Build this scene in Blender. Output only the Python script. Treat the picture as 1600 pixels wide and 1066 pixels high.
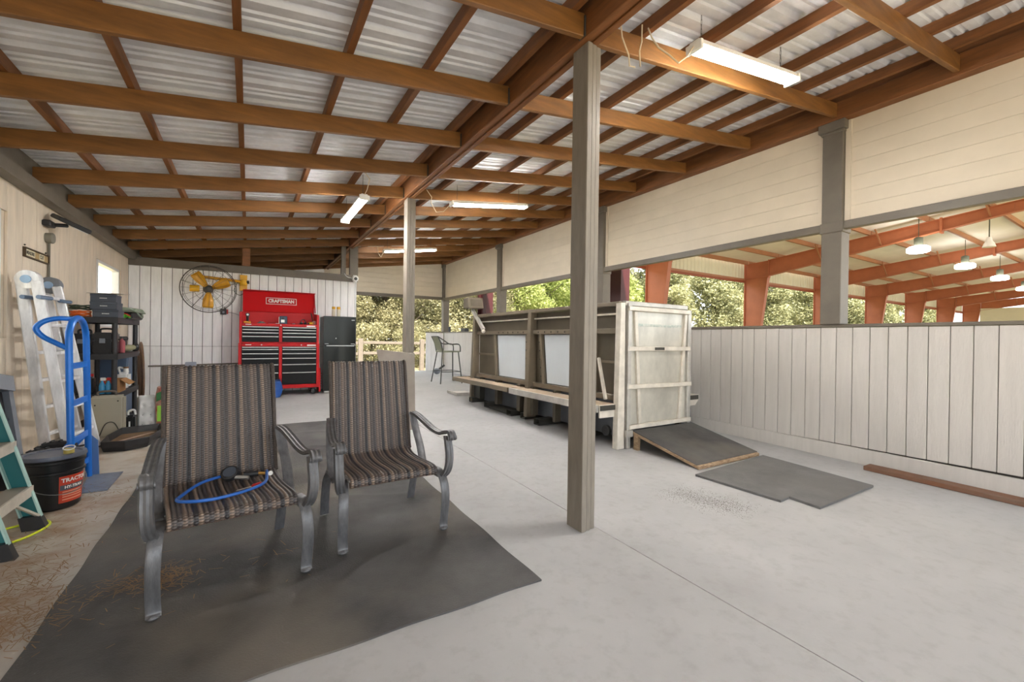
import bpy, bmesh, math, random
from mathutils import Vector, Matrix
random.seed(7)
for _o in list(bpy.data.objects):
    bpy.data.objects.remove(_o)
SC = bpy.context.scene
COL = SC.collection

# ---------------------------------------------------------------- camera, sky, sun, exposure
CAM_F, CAM_H = 672.0, 1.265
yaw, pit, rol = (math.radians(a) for a in (31.48, -0.21, 0.787))
fw = Vector((math.sin(yaw)*math.cos(pit), math.cos(yaw)*math.cos(pit), math.sin(pit)))
rt = Vector((math.cos(yaw), -math.sin(yaw), 0.0))
up = rt.cross(fw)
r2 = rt*math.cos(rol) + up*math.sin(rol)
u2 = up*math.cos(rol) - rt*math.sin(rol)
cd = bpy.data.cameras.new('camera')
cd.sensor_width = 36.0
cd.lens = CAM_F/1600*36.0
cd.clip_start = 0.05
cd.clip_end = 400
cam = bpy.data.objects.new('camera', cd)
COL.objects.link(cam)
cam.matrix_world = Matrix(((r2.x, u2.x, -fw.x, 0), (r2.y, u2.y, -fw.y, 0), (r2.z, u2.z, -fw.z, CAM_H), (0, 0, 0, 1)))
SC.camera = cam

world = bpy.data.worlds.new('sky')
SC.world = world
world.use_nodes = True
_bg = world.node_tree.nodes['Background']
_bg.inputs[0].default_value = (0.86, 0.93, 1.0, 1)
_bg.inputs[1].default_value = 1.15

sd = bpy.data.lights.new('sun', 'SUN')
sd.energy = 5.5
sd.angle = math.radians(1.5)
sd.color = (1.0, 0.93, 0.82)
sun = bpy.data.objects.new('sun', sd)
COL.objects.link(sun)
sun.rotation_euler = Vector((0.18, 0.66, -0.78)).to_track_quat('-Z', 'Y').to_euler()

vs = SC.view_settings
vs.view_transform = 'Standard'
vs.look = 'None'
vs.gamma = 1.0
vs.use_curve_mapping = False
vs.exposure = 1.66
LAMP_POWER = 54.0

# ---------------------------------------------------------------- helpers
SLOPE = 0.018
def zf(y):
    return SLOPE*y

class MB:
    """collects geometry; build() links it as one mesh object"""
    def __init__(self):
        self.v = []; self.f = []; self.c = []
    def add(self, vs_, fs_):
        n = len(self.v)
        self.v += [tuple(p) for p in vs_]
        self.f += [tuple(i+n for i in q) for q in fs_]
        return self
    def box(self, x0, x1, y0, y1, z0, z1):
        return self.add([(x0,y0,z0),(x1,y0,z0),(x1,y1,z0),(x0,y1,z0),(x0,y0,z1),(x1,y0,z1),(x1,y1,z1),(x0,y1,z1)],
            [(0,3,2,1),(4,5,6,7),(0,1,5,4),(1,2,6,5),(2,3,7,6),(3,0,4,7)])
    def hexa(self, b, t):
        """b, t: four bottom and four top points, counter clockwise from above"""
        return self.add(list(b)+list(t), [(0,3,2,1),(4,5,6,7),(0,1,5,4),(1,2,6,5),(2,3,7,6),(3,0,4,7)])
    def bar(self, p, q, w, h, upv=(0,0,1)):
        """rectangular bar from p to q, w across, h along upv"""
        p = Vector(p); q = Vector(q); d = (q-p).normalized(); u = Vector(upv)
        s = d.cross(u)
        if s.length < 1e-4: s = d.cross(Vector((1,0,0)))
        s.normalize(); u = s.cross(d).normalized()
        a = s*w/2; b = u*h/2
        return self.add([p-a-b,p+a-b,p+a+b,p-a+b,q-a-b,q+a-b,q+a+b,q-a+b],
            [(0,1,2,3),(7,6,5,4),(0,4,5,1),(1,5,6,2),(2,6,7,3),(3,7,4,0)])
    def tube(self, pts, r, n=8, closed=False, caps=True):
        pts = [Vector(p) for p in pts]; m = len(pts)
        rr = r if isinstance(r, (list, tuple)) else [r]*m
        base = len(self.v); prev = None
        for i, p in enumerate(pts):
            if closed: t = pts[(i+1)%m]-pts[i-1]
            else: t = pts[min(i+1,m-1)]-pts[max(i-1,0)]
            t.normalize()
            if prev is None:
                a = t.cross(Vector((0,0,1)))
                if a.length < 0.1: a = t.cross(Vector((1,0,0)))
            else:
                a = prev - t*prev.dot(t)
            a.normalize(); prev = a; b = t.cross(a)
            for k in range(n):
                an = 2*math.pi*k/n
                self.v.append(tuple(p+(a*math.cos(an)+b*math.sin(an))*rr[i]))
        for i in range(m if closed else m-1):
            j = (i+1)%m
            for k in range(n):
                l = (k+1)%n
                self.f.append((base+i*n+k, base+i*n+l, base+j*n+l, base+j*n+k))
        if caps and not closed:
            self.f.append(tuple(base+k for k in range(n))[::-1])
            self.f.append(tuple(base+(m-1)*n+k for k in range(n)))
        return self
    def lathe(self, prof, c=(0,0,0), n=20, axis=(0,0,1), capb=True, capt=True):
        ax = Vector(axis).normalized(); c = Vector(c)
        a = ax.cross(Vector((0,0,1)))
        if a.length < 0.1: a = Vector((1,0,0))
        a.normalize(); b = ax.cross(a); base = len(self.v)
        for r, z in prof:
            for k in range(n):
                an = 2*math.pi*k/n
                self.v.append(tuple(c+ax*z+(a*math.cos(an)+b*math.sin(an))*r))
        for i in range(len(prof)-1):
            for k in range(n):
                l = (k+1)%n
                self.f.append((base+i*n+k, base+i*n+l, base+(i+1)*n+l, base+(i+1)*n+k))
        if capb: self.f.append(tuple(base+k for k in range(n))[::-1])
        if capt: self.f.append(tuple(base+(len(prof)-1)*n+k for k in range(n)))
        return self
    def sweep(self, pts, prof, side=None, closed_prof=True, caps=True):
        """prof (a,b): a along side, b along side x tangent; side: fixed vector"""
        pts = [Vector(p) for p in pts]; m = len(pts); base = len(self.v); n = len(prof)
        for i, p in enumerate(pts):
            t = (pts[min(i+1,m-1)]-pts[max(i-1,0)]).normalized()
            s = Vector(side) - t*Vector(side).dot(t); s.normalize(); u = s.cross(t)
            for a, b in prof: self.v.append(tuple(p+s*a+u*b))
        for i in range(m-1):
            for k in range(n if closed_prof else n-1):
                l = (k+1)%n
                self.f.append((base+i*n+k, base+i*n+l, base+(i+1)*n+l, base+(i+1)*n+k))
        if caps and closed_prof:
            self.f.append(tuple(base+k for k in range(n))[::-1])
            self.f.append(tuple(base+(m-1)*n+k for k in range(n)))
        return self
    def prism(self, poly, d):
        """poly: 3-D points of a flat polygon, extruded by vector d"""
        n = len(poly); d = Vector(d); base = len(self.v)
        self.v += [tuple(p) for p in poly] + [tuple(Vector(p)+d) for p in poly]
        self.f.append(tuple(base+k for k in range(n))[::-1]); self.f.append(tuple(base+n+k for k in range(n)))
        for k in range(n):
            l = (k+1)%n
            self.f.append((base+k, base+l, base+n+l, base+n+k))
        return self
    def sphere(self, c, r, n=10, m=7):
        rx, ry, rz = r if isinstance(r, (list, tuple)) else (r, r, r)
        base = len(self.v)
        for i in range(m+1):
            th = math.pi*i/m
            for k in range(n):
                ph = 2*math.pi*k/n
                self.v.append((c[0]+rx*math.sin(th)*math.cos(ph), c[1]+ry*math.sin(th)*math.sin(ph), c[2]+rz*math.cos(th)))
        for i in range(m):
            for k in range(n):
                l = (k+1)%n
                self.f.append((base+i*n+k, base+(i+1)*n+k, base+(i+1)*n+l, base+i*n+l))
        return self
    def xf(self, M):
        self.v = [tuple(M @ Vector(p)) for p in self.v]
        return self
    def build(self, name, mat, parent=None, org=(0,0,0), smooth=False, bevel=0.0, seg=1):
        ox, oy, oz = org
        me = bpy.data.meshes.new(name)
        me.from_pydata([(x-ox, y-oy, z-oz) for x, y, z in self.v], [], self.f)
        if bevel > 0:
            bm = bmesh.new(); bm.from_mesh(me)
            bmesh.ops.remove_doubles(bm, verts=bm.verts, dist=1e-6)
            bmesh.ops.bevel(bm, geom=[e for e in bm.edges if len(e.link_faces) == 2 and e.calc_face_angle(0) > 0.6],
                            offset=bevel, segments=seg, affect='EDGES', clamp_overlap=True)
            bm.to_mesh(me); bm.free()
        bm = bmesh.new(); bm.from_mesh(me); bmesh.ops.recalc_face_normals(bm, faces=bm.faces); bm.to_mesh(me); bm.free()
        if smooth:
            for p in me.polygons: p.use_smooth = True
            try: me.set_sharp_from_angle(angle=math.radians(38))
            except Exception: pass
        me.materials.append(mat)
        o = bpy.data.objects.new(name, me)
        COL.objects.link(o)
        if parent is not None: o.parent = parent
        elif org != (0,0,0): o.location = org
        return o

def mark(o, label, cat, group=None, kind=None):
    if label: o['label'] = label
    if cat: o['category'] = cat
    if group: o['group'] = group
    if kind: o['kind'] = kind
    return o
def thing(name, label, cat, loc=(0,0,0), rz=0.0, group=None):
    o = bpy.data.objects.new(name, None)
    o.empty_display_size = 0.1
    COL.objects.link(o)
    o.location = loc; o.rotation_euler = (0, 0, rz)
    return mark(o, label, cat, group)
def setting(name, loc=(0,0,0)):
    o = bpy.data.objects.new(name, None)
    o.empty_display_size = 0.1
    COL.objects.link(o); o.location = loc
    o['kind'] = 'structure'
    return o
def dup(o, parent=None):
    c = o.copy(); COL.objects.link(c); c.parent = parent
    for ch in list(o.children): dup(ch, c)
    return c
def inst(o, parent, loc, rz=0.0):
    """another object sharing o's mesh"""
    c = o.copy(); COL.objects.link(c); c.parent = parent; c.location = loc; c.rotation_euler = (0, 0, rz)
    return c

# ---------------------------------------------------------------- materials
def srgb(r, g, b):
    f = lambda c: (c/12.92 if c <= 0.04045 else ((c+0.055)/1.055)**2.4)
    return tuple(f(x/255.0) for x in (r, g, b))
def M(name, col, rough=0.6, metal=0.0, noise=None, grain=None, bump=None, spec=0.5, rnd=0.0, col2=None, coat=0.0):
    """noise=(scale, amount, stretch xyz) mottles the colour; bump=(scale, strength); rnd varies each object"""
    m = bpy.data.materials.new(name); m.use_nodes = True
    nt = m.node_tree; N = nt.nodes; L = nt.links
    b = N['Principled BSDF']
    b.inputs['Base Color'].default_value = (*col, 1)
    b.inputs['Roughness'].default_value = rough
    b.inputs['Metallic'].default_value = metal
    b.inputs['Specular IOR Level'].default_value = spec
    b.inputs['Coat Weight'].default_value = coat
    if noise or bump or rnd:
        tc = N.new('ShaderNodeTexCoord')
        oi = N.new('ShaderNodeObjectInfo')
        vadd = N.new('ShaderNodeVectorMath'); vadd.operation = 'MULTIPLY_ADD'
        comb = N.new('ShaderNodeCombineXYZ')
        for i in range(3): L.new(oi.outputs['Random'], comb.inputs[i])
        L.new(comb.outputs[0], vadd.inputs[0]); vadd.inputs[1].default_value = (37, 19, 53); L.new(tc.outputs['Object'], vadd.inputs[2])
        src = vadd.outputs[0]
    out = None
    if noise:
        sc, amt, st = noise
        mp = N.new('ShaderNodeMapping'); mp.inputs['Scale'].default_value = st
        L.new(src, mp.inputs[0])
        nz = N.new('ShaderNodeTexNoise'); nz.inputs['Scale'].default_value = sc; nz.inputs['Detail'].default_value = 5; nz.inputs['Roughness'].default_value = 0.62
        L.new(mp.outputs[0], nz.inputs['Vector'])
        mr = N.new('ShaderNodeMapRange'); mr.inputs[1].default_value = 0.28; mr.inputs[2].default_value = 0.72; mr.inputs[3].default_value = 0.0; mr.inputs[4].default_value = 1.0
        L.new(nz.outputs['Fac'], mr.inputs[0])
        mx = N.new('ShaderNodeMix'); mx.data_type = 'RGBA'
        c2 = col2 if col2 else tuple(max(0, c*(1-amt)) for c in col)
        c1 = col if col2 else tuple(min(1, c*(1+amt*0.6)) for c in col)
        mx.inputs[6].default_value = (*c1, 1); mx.inputs[7].default_value = (*c2, 1)
        L.new(mr.outputs[0], mx.inputs[0])
        out = mx.outputs[2]
    if rnd:
        hs = N.new('ShaderNodeHueSaturation')
        mr2 = N.new('ShaderNodeMapRange'); mr2.inputs[3].default_value = 1-rnd; mr2.inputs[4].default_value = 1+rnd
        L.new(oi.outputs['Random'], mr2.inputs[0]); L.new(mr2.outputs[0], hs.inputs['Value'])
        if out: L.new(out, hs.inputs['Color'])
        else: hs.inputs['Color'].default_value = (*col, 1)
        out = hs.outputs[0]
    if out: L.new(out, b.inputs['Base Color'])
    if bump:
        nb = N.new('ShaderNodeTexNoise'); nb.inputs['Scale'].default_value = bump[0]; nb.inputs['Detail'].default_value = 4
        if noise: L.new(mp.outputs[0], nb.inputs['Vector'])
        else: L.new(src, nb.inputs['Vector'])
        bn = N.new('ShaderNodeBump'); bn.inputs['Strength'].default_value = bump[1]; bn.inputs['Distance'].default_value = 0.01
        L.new(nb.outputs['Fac'], bn.inputs['Height']); L.new(bn.outputs[0], b.inputs['Normal'])
    return m
def emis(name, col, strength):
    m = bpy.data.materials.new(name); m.use_nodes = True
    b = m.node_tree.nodes['Principled BSDF']
    b.inputs['Base Color'].default_value = (0.9, 0.9, 0.9, 1)
    b.inputs['Emission Color'].default_value = (*col, 1)
    b.inputs['Emission Strength'].default_value = strength
    return m
def glass(name, tint, alpha=0.25, rough=0.05):
    m = bpy.data.materials.new(name); m.use_nodes = True
    nt = m.node_tree; N = nt.nodes; L = nt.links
    b = N['Principled BSDF']; b.inputs['Base Color'].default_value = (*tint, 1); b.inputs['Roughness'].default_value = rough
    tr = N.new('ShaderNodeBsdfTransparent'); mx = N.new('ShaderNodeMixShader'); mx.inputs[0].default_value = alpha
    L.new(tr.outputs[0], mx.inputs[1]); L.new(b.outputs[0], mx.inputs[2]); L.new(mx.outputs[0], N['Material Output'].inputs['Surface'])
    return m

WOODB = M('brown_stained_wood', srgb(130,82,38), 0.55, noise=(3.0,0.35,(1,6,6)), bump=(40,0.15), rnd=0.06)
WOODX = M('brown_stained_rafter', srgb(126,83,36), 0.55, noise=(3.0,0.35,(1,8,8)), bump=(40,0.15), rnd=0.06)
WOODY = M('brown_stained_purlin', srgb(126,78,36), 0.6, noise=(3.0,0.35,(8,1,8)), bump=(40,0.15), rnd=0.06)
TRIM = M('taupe_paint', srgb(106,98,87), 0.5, noise=(5,0.14,(1,1,1)), bump=(30,0.1))
TRIMV = M('taupe_paint_post', srgb(134,125,113), 0.48, noise=(4,0.2,(6,6,1)), bump=(20,0.15))
PLANKW = M('cream_plank_paint', srgb(197,191,184), 0.55, noise=(3.5,0.07,(6,6,0.6)), bump=(26,0.25), rnd=0.025)
PLANKB = M('white_plank_paint', srgb(248,247,246), 0.6, noise=(4,0.1,(5,5,0.7)), bump=(22,0.2), rnd=0.03)
PLANKL = M('beige_wall_paint', srgb(228,213,193), 0.6, noise=(3,0.14,(4,4,0.8)), bump=(22,0.2), rnd=0.02)
SIDE = M('cream_siding_paint', srgb(214,201,180), 0.5, noise=(3,0.06,(1,1,1)), bump=(18,0.12), rnd=0.015)
DARK = M('shadow_gap_board', srgb(60,55,50), 0.8)
def concrete():
    m = bpy.data.materials.new('worn_concrete'); m.use_nodes = True
    nt = m.node_tree; N = nt.nodes; L = nt.links; b = N['Principled BSDF']
    b.inputs['Roughness'].default_value = 0.62; b.inputs['Specular IOR Level'].default_value = 0.35
    ge = N.new('ShaderNodeNewGeometry')
    def noise(scale, det=5, st=(1,1,1)):
        mp = N.new('ShaderNodeMapping'); mp.inputs['Scale'].default_value = st; L.new(ge.outputs['Position'], mp.inputs[0])
        n = N.new('ShaderNodeTexNoise'); n.inputs['Scale'].default_value = scale; n.inputs['Detail'].default_value = det; n.inputs['Roughness'].default_value = 0.6
        L.new(mp.outputs[0], n.inputs['Vector']); return n.outputs['Fac']
    def rng(s, a, b_, c=0.0, d=1.0):
        r = N.new('ShaderNodeMapRange'); r.inputs[1].default_value = a; r.inputs[2].default_value = b_; r.inputs[3].default_value = c; r.inputs[4].default_value = d
        L.new(s, r.inputs[0]); return r.outputs[0]
    def mix(f, a, c):
        x = N.new('ShaderNodeMix'); x.data_type = 'RGBA'
        if isinstance(f, float): x.inputs[0].default_value = f
        else: L.new(f, x.inputs[0])
        for i, s in ((6, a), (7, c)):
            if isinstance(s, tuple): x.inputs[i].default_value = (*s, 1)
            else: L.new(s, x.inputs[i])
        return x.outputs[2]
    def mul(a, c):
        x = N.new('ShaderNodeMath'); x.operation = 'MULTIPLY'
        for i, s in enumerate((a, c)):
            if isinstance(s, float): x.inputs[i].default_value = s
            else: L.new(s, x.inputs[i])
        return x.outputs[0]
    c = mix(rng(noise(1.1), 0.3, 0.7), srgb(176,175,174), srgb(161,160,159))
    c = mix(mul(rng(noise(14, 6), 0.5, 0.75), 0.35), c, srgb(140,136,131))
    sx = N.new('ShaderNodeSeparateXYZ'); L.new(ge.outputs['Position'], sx.inputs[0])
    left = rng(sx.outputs['X'], -0.55, -0.95)
    near = rng(sx.outputs['Y'], 7.5, 5.0)
    dirt = mul(mul(left, near), rng(noise(2.4, 6), 0.42, 0.6))
    c = mix(mul(left, 0.45), c, srgb(196,182,160))
    c = mix(mul(dirt, 0.85), c, srgb(140,106,70))
    L.new(c, b.inputs['Base Color'])
    bp = N.new('ShaderNodeBump'); bp.inputs['Strength'].default_value = 0.12; bp.inputs['Distance'].default_value = 0.01
    L.new(noise(30, 6), bp.inputs['Height']); L.new(bp.outputs[0], b.inputs['Normal'])
    return m
def rubber(name, c1, c2, c3, sc=1.3):
    m = M(name, c1, 0.7, noise=(sc, 0.3, (1,1,1)), bump=(120,0.35), col2=c2, spec=0.25)
    nt = m.node_tree; N = nt.nodes; L = nt.links; b = N['Principled BSDF']
    prev = b.inputs['Base Color'].links[0].from_socket
    ge = N.new('ShaderNodeNewGeometry')
    n = N.new('ShaderNodeTexNoise'); n.inputs['Scale'].default_value = 0.8; n.inputs['Detail'].default_value = 5; L.new(ge.outputs['Position'], n.inputs['Vector'])
    r = N.new('ShaderNodeMapRange'); r.inputs[1].default_value = 0.46; r.inputs[2].default_value = 0.64; L.new(n.outputs['Fac'], r.inputs[0])
    x = N.new('ShaderNodeMix'); x.data_type = 'RGBA'; L.new(r.outputs[0], x.inputs[0]); L.new(prev, x.inputs[6]); x.inputs[7].default_value = (*c3, 1)
    L.new(x.outputs[2], b.inputs['Base Color'])
    return m
CONC = concrete()
RUB = rubber('worn_black_rubber', srgb(100,98,97), srgb(52,51,51), srgb(114,107,98))
RUBG = rubber('grey_stall_mat', srgb(118,117,115), srgb(96,95,94), srgb(110,108,105), 4)
ROOFM = M('galvanised_sheet', srgb(222,223,226), 0.5, 0.15, noise=(9,0.16,(0.6,1.2,1)), bump=(60,0.08), rnd=0.06)
SAND = M('sandy_ground', srgb(176,158,126), 0.9, noise=(0.6,0.4,(1,1,1)), col2=srgb(128,124,78), bump=(8,0.4))

# ---------------------------------------------------------------- ground, floor
m = MB(); m.add([(-60,-60,-0.35),(160,-60,-0.35),(160,13.15,-0.05),(-60,13.15,-0.05),(160,90,-0.05),(-60,90,-0.05)], [(0,1,2,3),(3,2,4,5)])
gr_ = m.build('ground', SAND); gr_['kind'] = 'structure'
def slab(x0, x1, y0, y1, t=0.10, dz=0.0):
    return MB().hexa([(x0,y0,zf(y0)-t),(x1,y0,zf(y0)-t),(x1,y1,zf(y1)-t),(x0,y1,zf(y1)-t)], [(x0,y0,zf(y0)+dz),(x1,y0,zf(y0)+dz),(x1,y1,zf(y1)+dz),(x0,y1,zf(y1)+dz)])
fl = slab(-1.95, 5.75, -5.2, 13.15, 0.16, -0.012).build('floor', DARK); fl['kind'] = 'structure'
slab(-1.95, 1.955, -5.2, 13.15, 0.011).build('concrete_slab', CONC, fl)
slab(1.960, 5.75, -5.2, 13.15, 0.011).build('concrete_slab', CONC, fl)

# ---------------------------------------------------------------- roof
PX = 0.142
def zr(x, off=0.0):
    return 3.18 + PX*(x-1.817) + off
ceil = setting('ceiling')
prof = []
for k in range(3):
    y = k*0.3067
    prof += [(y,0.0),(y+0.012,0.0),(y+0.034,0.034),(y+0.066,0.034),(y+0.088,0.0),(y+0.155,0.0),(y+0.164,0.014),(y+0.184,0.014),(y+0.193,0.0),(y+0.225,0.0),(y+0.234,0.014),(y+0.254,0.014),(y+0.263,0.0)]
prof.append((0.92,0.0)); prof.append((0.94,0.0)); prof.append((0.957,0.032)); prof.append((0.98,0.032)); prof.append((0.995,0.002))
sh = MB(); n = len(prof)
xs = (-2.75, 1.9, 6.0)  # left overhang, out of view, added to keep sun off the windows
for x in xs:
    for y, z in prof: sh.v.append((x, y, PX*(x-1.817)+z))
for i in range(2):
    for k in range(n-1): sh.f.append((i*n+k, i*n+k+1, (i+1)*n+k+1, (i+1)*n+k))
s0 = sh.build('roof_sheet', ROOFM, ceil); s0.location = (0, -3.36, 3.18+0.236)  # near roof end, out of view, placed to limit sky light inside
for k in range(1, 18): inst(s0, ceil, (0, -3.36+0.92*k, 3.18+0.236+0.0012*(k%2)))
RAFY = [1.18+0.924*k for k in range(-4, 13)] + [13.08]
def raf(x0, x1):
    d = 0.145; t = 0.02
    return MB().hexa([(x0,-t,zr(x0)),(x1,-t,zr(x1)),(x1,t,zr(x1)),(x0,t,zr(x0))], [(x0,-t,zr(x0,d)),(x1,-t,zr(x1,d)),(x1,t,zr(x1,d)),(x0,t,zr(x0,d))])
rl = raf(-1.74, 1.78).build('rafter', WOODX, ceil, bevel=0.004); rl.location = (0, RAFY[0], 0)
rr = raf(1.90, 5.30).build('rafter', WOODX, ceil, bevel=0.004); rr.location = (0, RAFY[0]+0.03, 0)
hg = MB().box(1.772,1.782,-0.03,0.03,3.175,3.30).build('joist_hanger', DARK, rl)
for y in RAFY[1:]:
    a = inst(rl, ceil, (0, y, 0)); inst(hg, a, (0,0,0)); inst(rr, ceil, (0, y+0.03*(y<13), 0))
for x in (-2.35, -1.31, -0.71, -0.075, 0.555, 1.12, 1.70, 2.34, 2.90, 3.45, 4.03, 4.58, 5.10):
    z = zr(x, 0.146)
    MB().box(x-0.021, x+0.021, -3.34, 13.2, z, z+0.088).build('purlin', WOODY, ceil)
b = MB(); b.box(1.785, 1.835, -3.34, 13.1, 3.168, 3.40); b.box(1.86, 1.905, -3.34, 13.1, 3.168, 3.40); b.box(1.835, 1.86, -3.34, 13.1, 3.18, 3.40)
b.build('center_beam', WOODY, ceil, bevel=0.005)
MB().box(5.30, 5.43, -3.34, 13.15, 3.645, 3.835).build('eave_beam', WOODY, ceil, bevel=0.005)
MB().box(5.34, 5.43, -3.34, 13.15, 3.836, 3.916).build('eave_purlin', WOODY, ceil)
MB().box(-1.77, -1.66, -3.34, 13.15, 2.555, 2.665).build('wall_plate', TRIM, ceil)

# ---------------------------------------------------------------- wall_right: half wall and upper siding
wr = setting('wall_right')
p0 = MB().box(5.385, 5.41, -0.0708, 0.0708, 0.0, 1.24).build('plank', PLANKW, wr, bevel=0.003)
yy = 2.271 + 0.147*73
k = 0
while yy > -1.55:
    yc = yy-0.0735
    if k == 0: p0.location = (0, yc, 0.20)
    else:
        q = inst(p0, wr, (0.0015*((k*7)%3), yc, 0.20))
    k += 1; yy -= 0.147
MB().box(5.41, 5.44, -1.75, 13.1, 0.0, 1.44).build('backing_board', DARK, wr)
MB().hexa([(5.372,-1.75,zf(-1.75)-0.002),(5.409,-1.75,zf(-1.75)-0.002),(5.409,5.2,zf(5.2)-0.002),(5.372,5.2,zf(5.2)-0.002)], [(5.372,-1.75,0.152),(5.409,-1.75,0.152),(5.409,5.2,0.225),(5.372,5.2,0.225)]).build('baseboard_right', PLANKW, wr, bevel=0.003)
MB().hexa([(5.372,5.203,zf(5.2)-0.002),(5.409,5.203,zf(5.2)-0.002),(5.409,13.1,zf(13.1)-0.002),(5.372,13.1,zf(13.1)-0.002)], [(5.372,5.203,0.225),(5.409,5.203,0.225),(5.409,13.1,0.34),(5.372,13.1,0.34)]).build('baseboard_right', PLANKW, wr, bevel=0.003)
MB().box(5.375, 5.58, -1.75, 13.15, 1.443, 1.476).build('wall_cap', TRIM, wr, bevel=0.004)
PY = [-1.55, 2.17, 5.77, 9.42, 13.06]
bays = [(PY[i]+0.10, PY[i+1]-0.10) for i in range(4)]
nb = 7; z0 = 2.572; bh = (3.645-z0)/nb
for (ya, yb) in bays:
    for i in range(nb):
        MB().box(5.41, 5.43, ya, yb, z0+i*bh+0.0004, z0+(i+1)*bh-0.0004).build('siding_board', SIDE, wr, bevel=0.0025)
    MB().box(5.4305, 5.445, ya, yb, z0, 3.645).build('backing_board', SIDE, wr)
    MB().box(5.36, 5.44, ya, yb, 2.487, 2.571).build('opening_trim', TRIM, wr, bevel=0.004)
    MB().box(5.395, 5.41, ya, ya+0.05, z0, 3.64).build('corner_strip', SIDE, wr)
    MB().box(5.395, 5.41, yb-0.05, yb, z0, 3.64).build('corner_strip', SIDE, wr)
LAB = ['taupe square wall post standing behind the camera end of the half wall', 'large taupe wall post with stepped cap, nearest on the right wall',
       'taupe wall post hidden mostly behind the nearest free-standing post', 'slim taupe wall post above the far end of the steel treadmill', 'taupe corner post where side siding meets end siding']
for i, y in enumerate(PY):
    t = thing('wall_post', LAB[i], 'post', (5.45, y, 1.476), group='posts of the right wall')
    o = (5.45, y, 1.476)
    m = MB(); m.box(5.345, 5.535, y-0.095, y+0.095, 1.476, 3.644); m.build('shaft', TRIM, t, o, bevel=0.006)
    MB().box(5.305, 5.54, y-0.125, y+0.125, 3.55, 3.644).build('capital', TRIM, t, o, bevel=0.006)
    MB().box(5.33, 5.535, y-0.105, y+0.105, 3.525, 3.549).build('capital_step', TRIM, t, o, bevel=0.004)
    MB().box(5.335, 5.54, y-0.108, y+0.108, 2.46, 2.572).build('collar', TRIM, t, o, bevel=0.005)

# ---------------------------------------------------------------- gable end (far)
we = setting('wall_end')
zb = 2.60
for i in range(10):
    za = zb+i*0.15+0.002; zc = za+0.146
    xa = 1.93
    # clip to the roof slope
    xlo = max(xa, 1.817+(zc-3.18-0.13)/PX)
    if xlo < 5.3:
        MB().box(xlo, 5.34, 13.10, 13.12, za, zc).build('siding_board', SIDE, we, bevel=0.002)
MB().prism([(1.8,13.125,2.55),(5.34,13.125,2.55),(5.34,13.125,zr(5.34,0.1)),(1.8,13.125,zr(1.8,0.1))], (0,0.02,0)).build('backing_board', SIDE, we)
MB().box(1.85, 5.36, 13.06, 13.12, 2.505, 2.60).build('opening_trim', TRIM, we, bevel=0.004)
for k in range(4):
    MB().box(4.80+0.147*k, 4.80+0.147*k+0.144, 13.06, 13.085, zf(13.1), 1.44).build('plank', PLANKB, we, bevel=0.003)
MB().box(4.78, 5.38, 13.05, 13.10, 1.443, 1.476).build('wall_cap', TRIM, we)

# ---------------------------------------------------------------- wall_back
wb = setting('wall_back')
yw = 9.72
MB().box(-1.77, 1.99, yw+0.018, yw+0.04, zf(yw), 2.46).build('backing_board', DARK, wb)
xe = -1.768
k = 0
while xe < 1.98:
    w = min(0.149, 1.985-xe)
    MB().box(xe+0.0042, xe+w-0.0042, yw, yw+0.018, zf(yw)+0.002, 1.06).build('plank', PLANKB, wb, bevel=0.002)
    MB().box(xe+0.0042, xe+w-0.0042, yw+0.0015, yw+0.018, 1.064, 2.455).build('plank', PLANKB, wb, bevel=0.002)
    xe += 0.149; k += 1
MB().box(-1.77, 2.0, yw-0.03, yw+0.05, 2.455, 2.60).build('top_trim', TRIM, wb, bevel=0.004)
MB().box(1.97, 1.99, yw+0.05, 13.05, zf(13.1), 2.55).build('side_board', PLANKB, wb)
for x, mt, w in ((-0.053, WOODB, 0.13), (1.71, TRIM, 0.09), (1.92, TRIM, 0.17)):
    MB().box(x-w/2, x+w/2, yw-0.02, yw+0.06, 2.601, zr(x)+0.05).build('stud', mt, wb)

# ---------------------------------------------------------------- wall_left with two windows
wl = setting('wall_left')
wins = [(4.15, 5.31, 1.22, 2.30), (8.0, 9.16, 1.36, 2.29)]
y = 13.1; k = 0
while y > -1.6:
    ya, yb = y-0.148, y
    segs = [(zf(y)-0.005, 2.56)]
    for (wy0, wy1, wz0, wz1) in wins:
        if yb > wy0+0.01 and ya < wy1-0.01: segs = [(zf(y)-0.005, wz0), (wz1, 2.56)]
    for a, c in segs:
        MB().box(-1.79, -1.77+0.001*(k%2), ya+0.0012, yb-0.0012, a, c).build('plank', PLANKL, wl, bevel=0.0015)
    y -= 0.148; k += 1
for (a, c) in ((-1.75, 4.15), (5.31, 8.0), (9.16, 13.1)):
    MB().box(-1.86, -1.791, a, c, -0.12, 2.56).build('backing_board', PLANKL, wl)
for wy0, wy1, wz0, wz1 in wins:
    MB().box(-1.86, -1.791, wy0, wy1, -0.12, wz0).build('backing_board', PLANKL, wl)
    MB().box(-1.86, -1.791, wy0, wy1, wz1, 2.56).build('backing_board', PLANKL, wl)
WHT = M('white_vinyl', (0.8,0.8,0.79), 0.35)
GLS = glass('window_glass', (0.9,0.95,1.0), 0.12)
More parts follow.
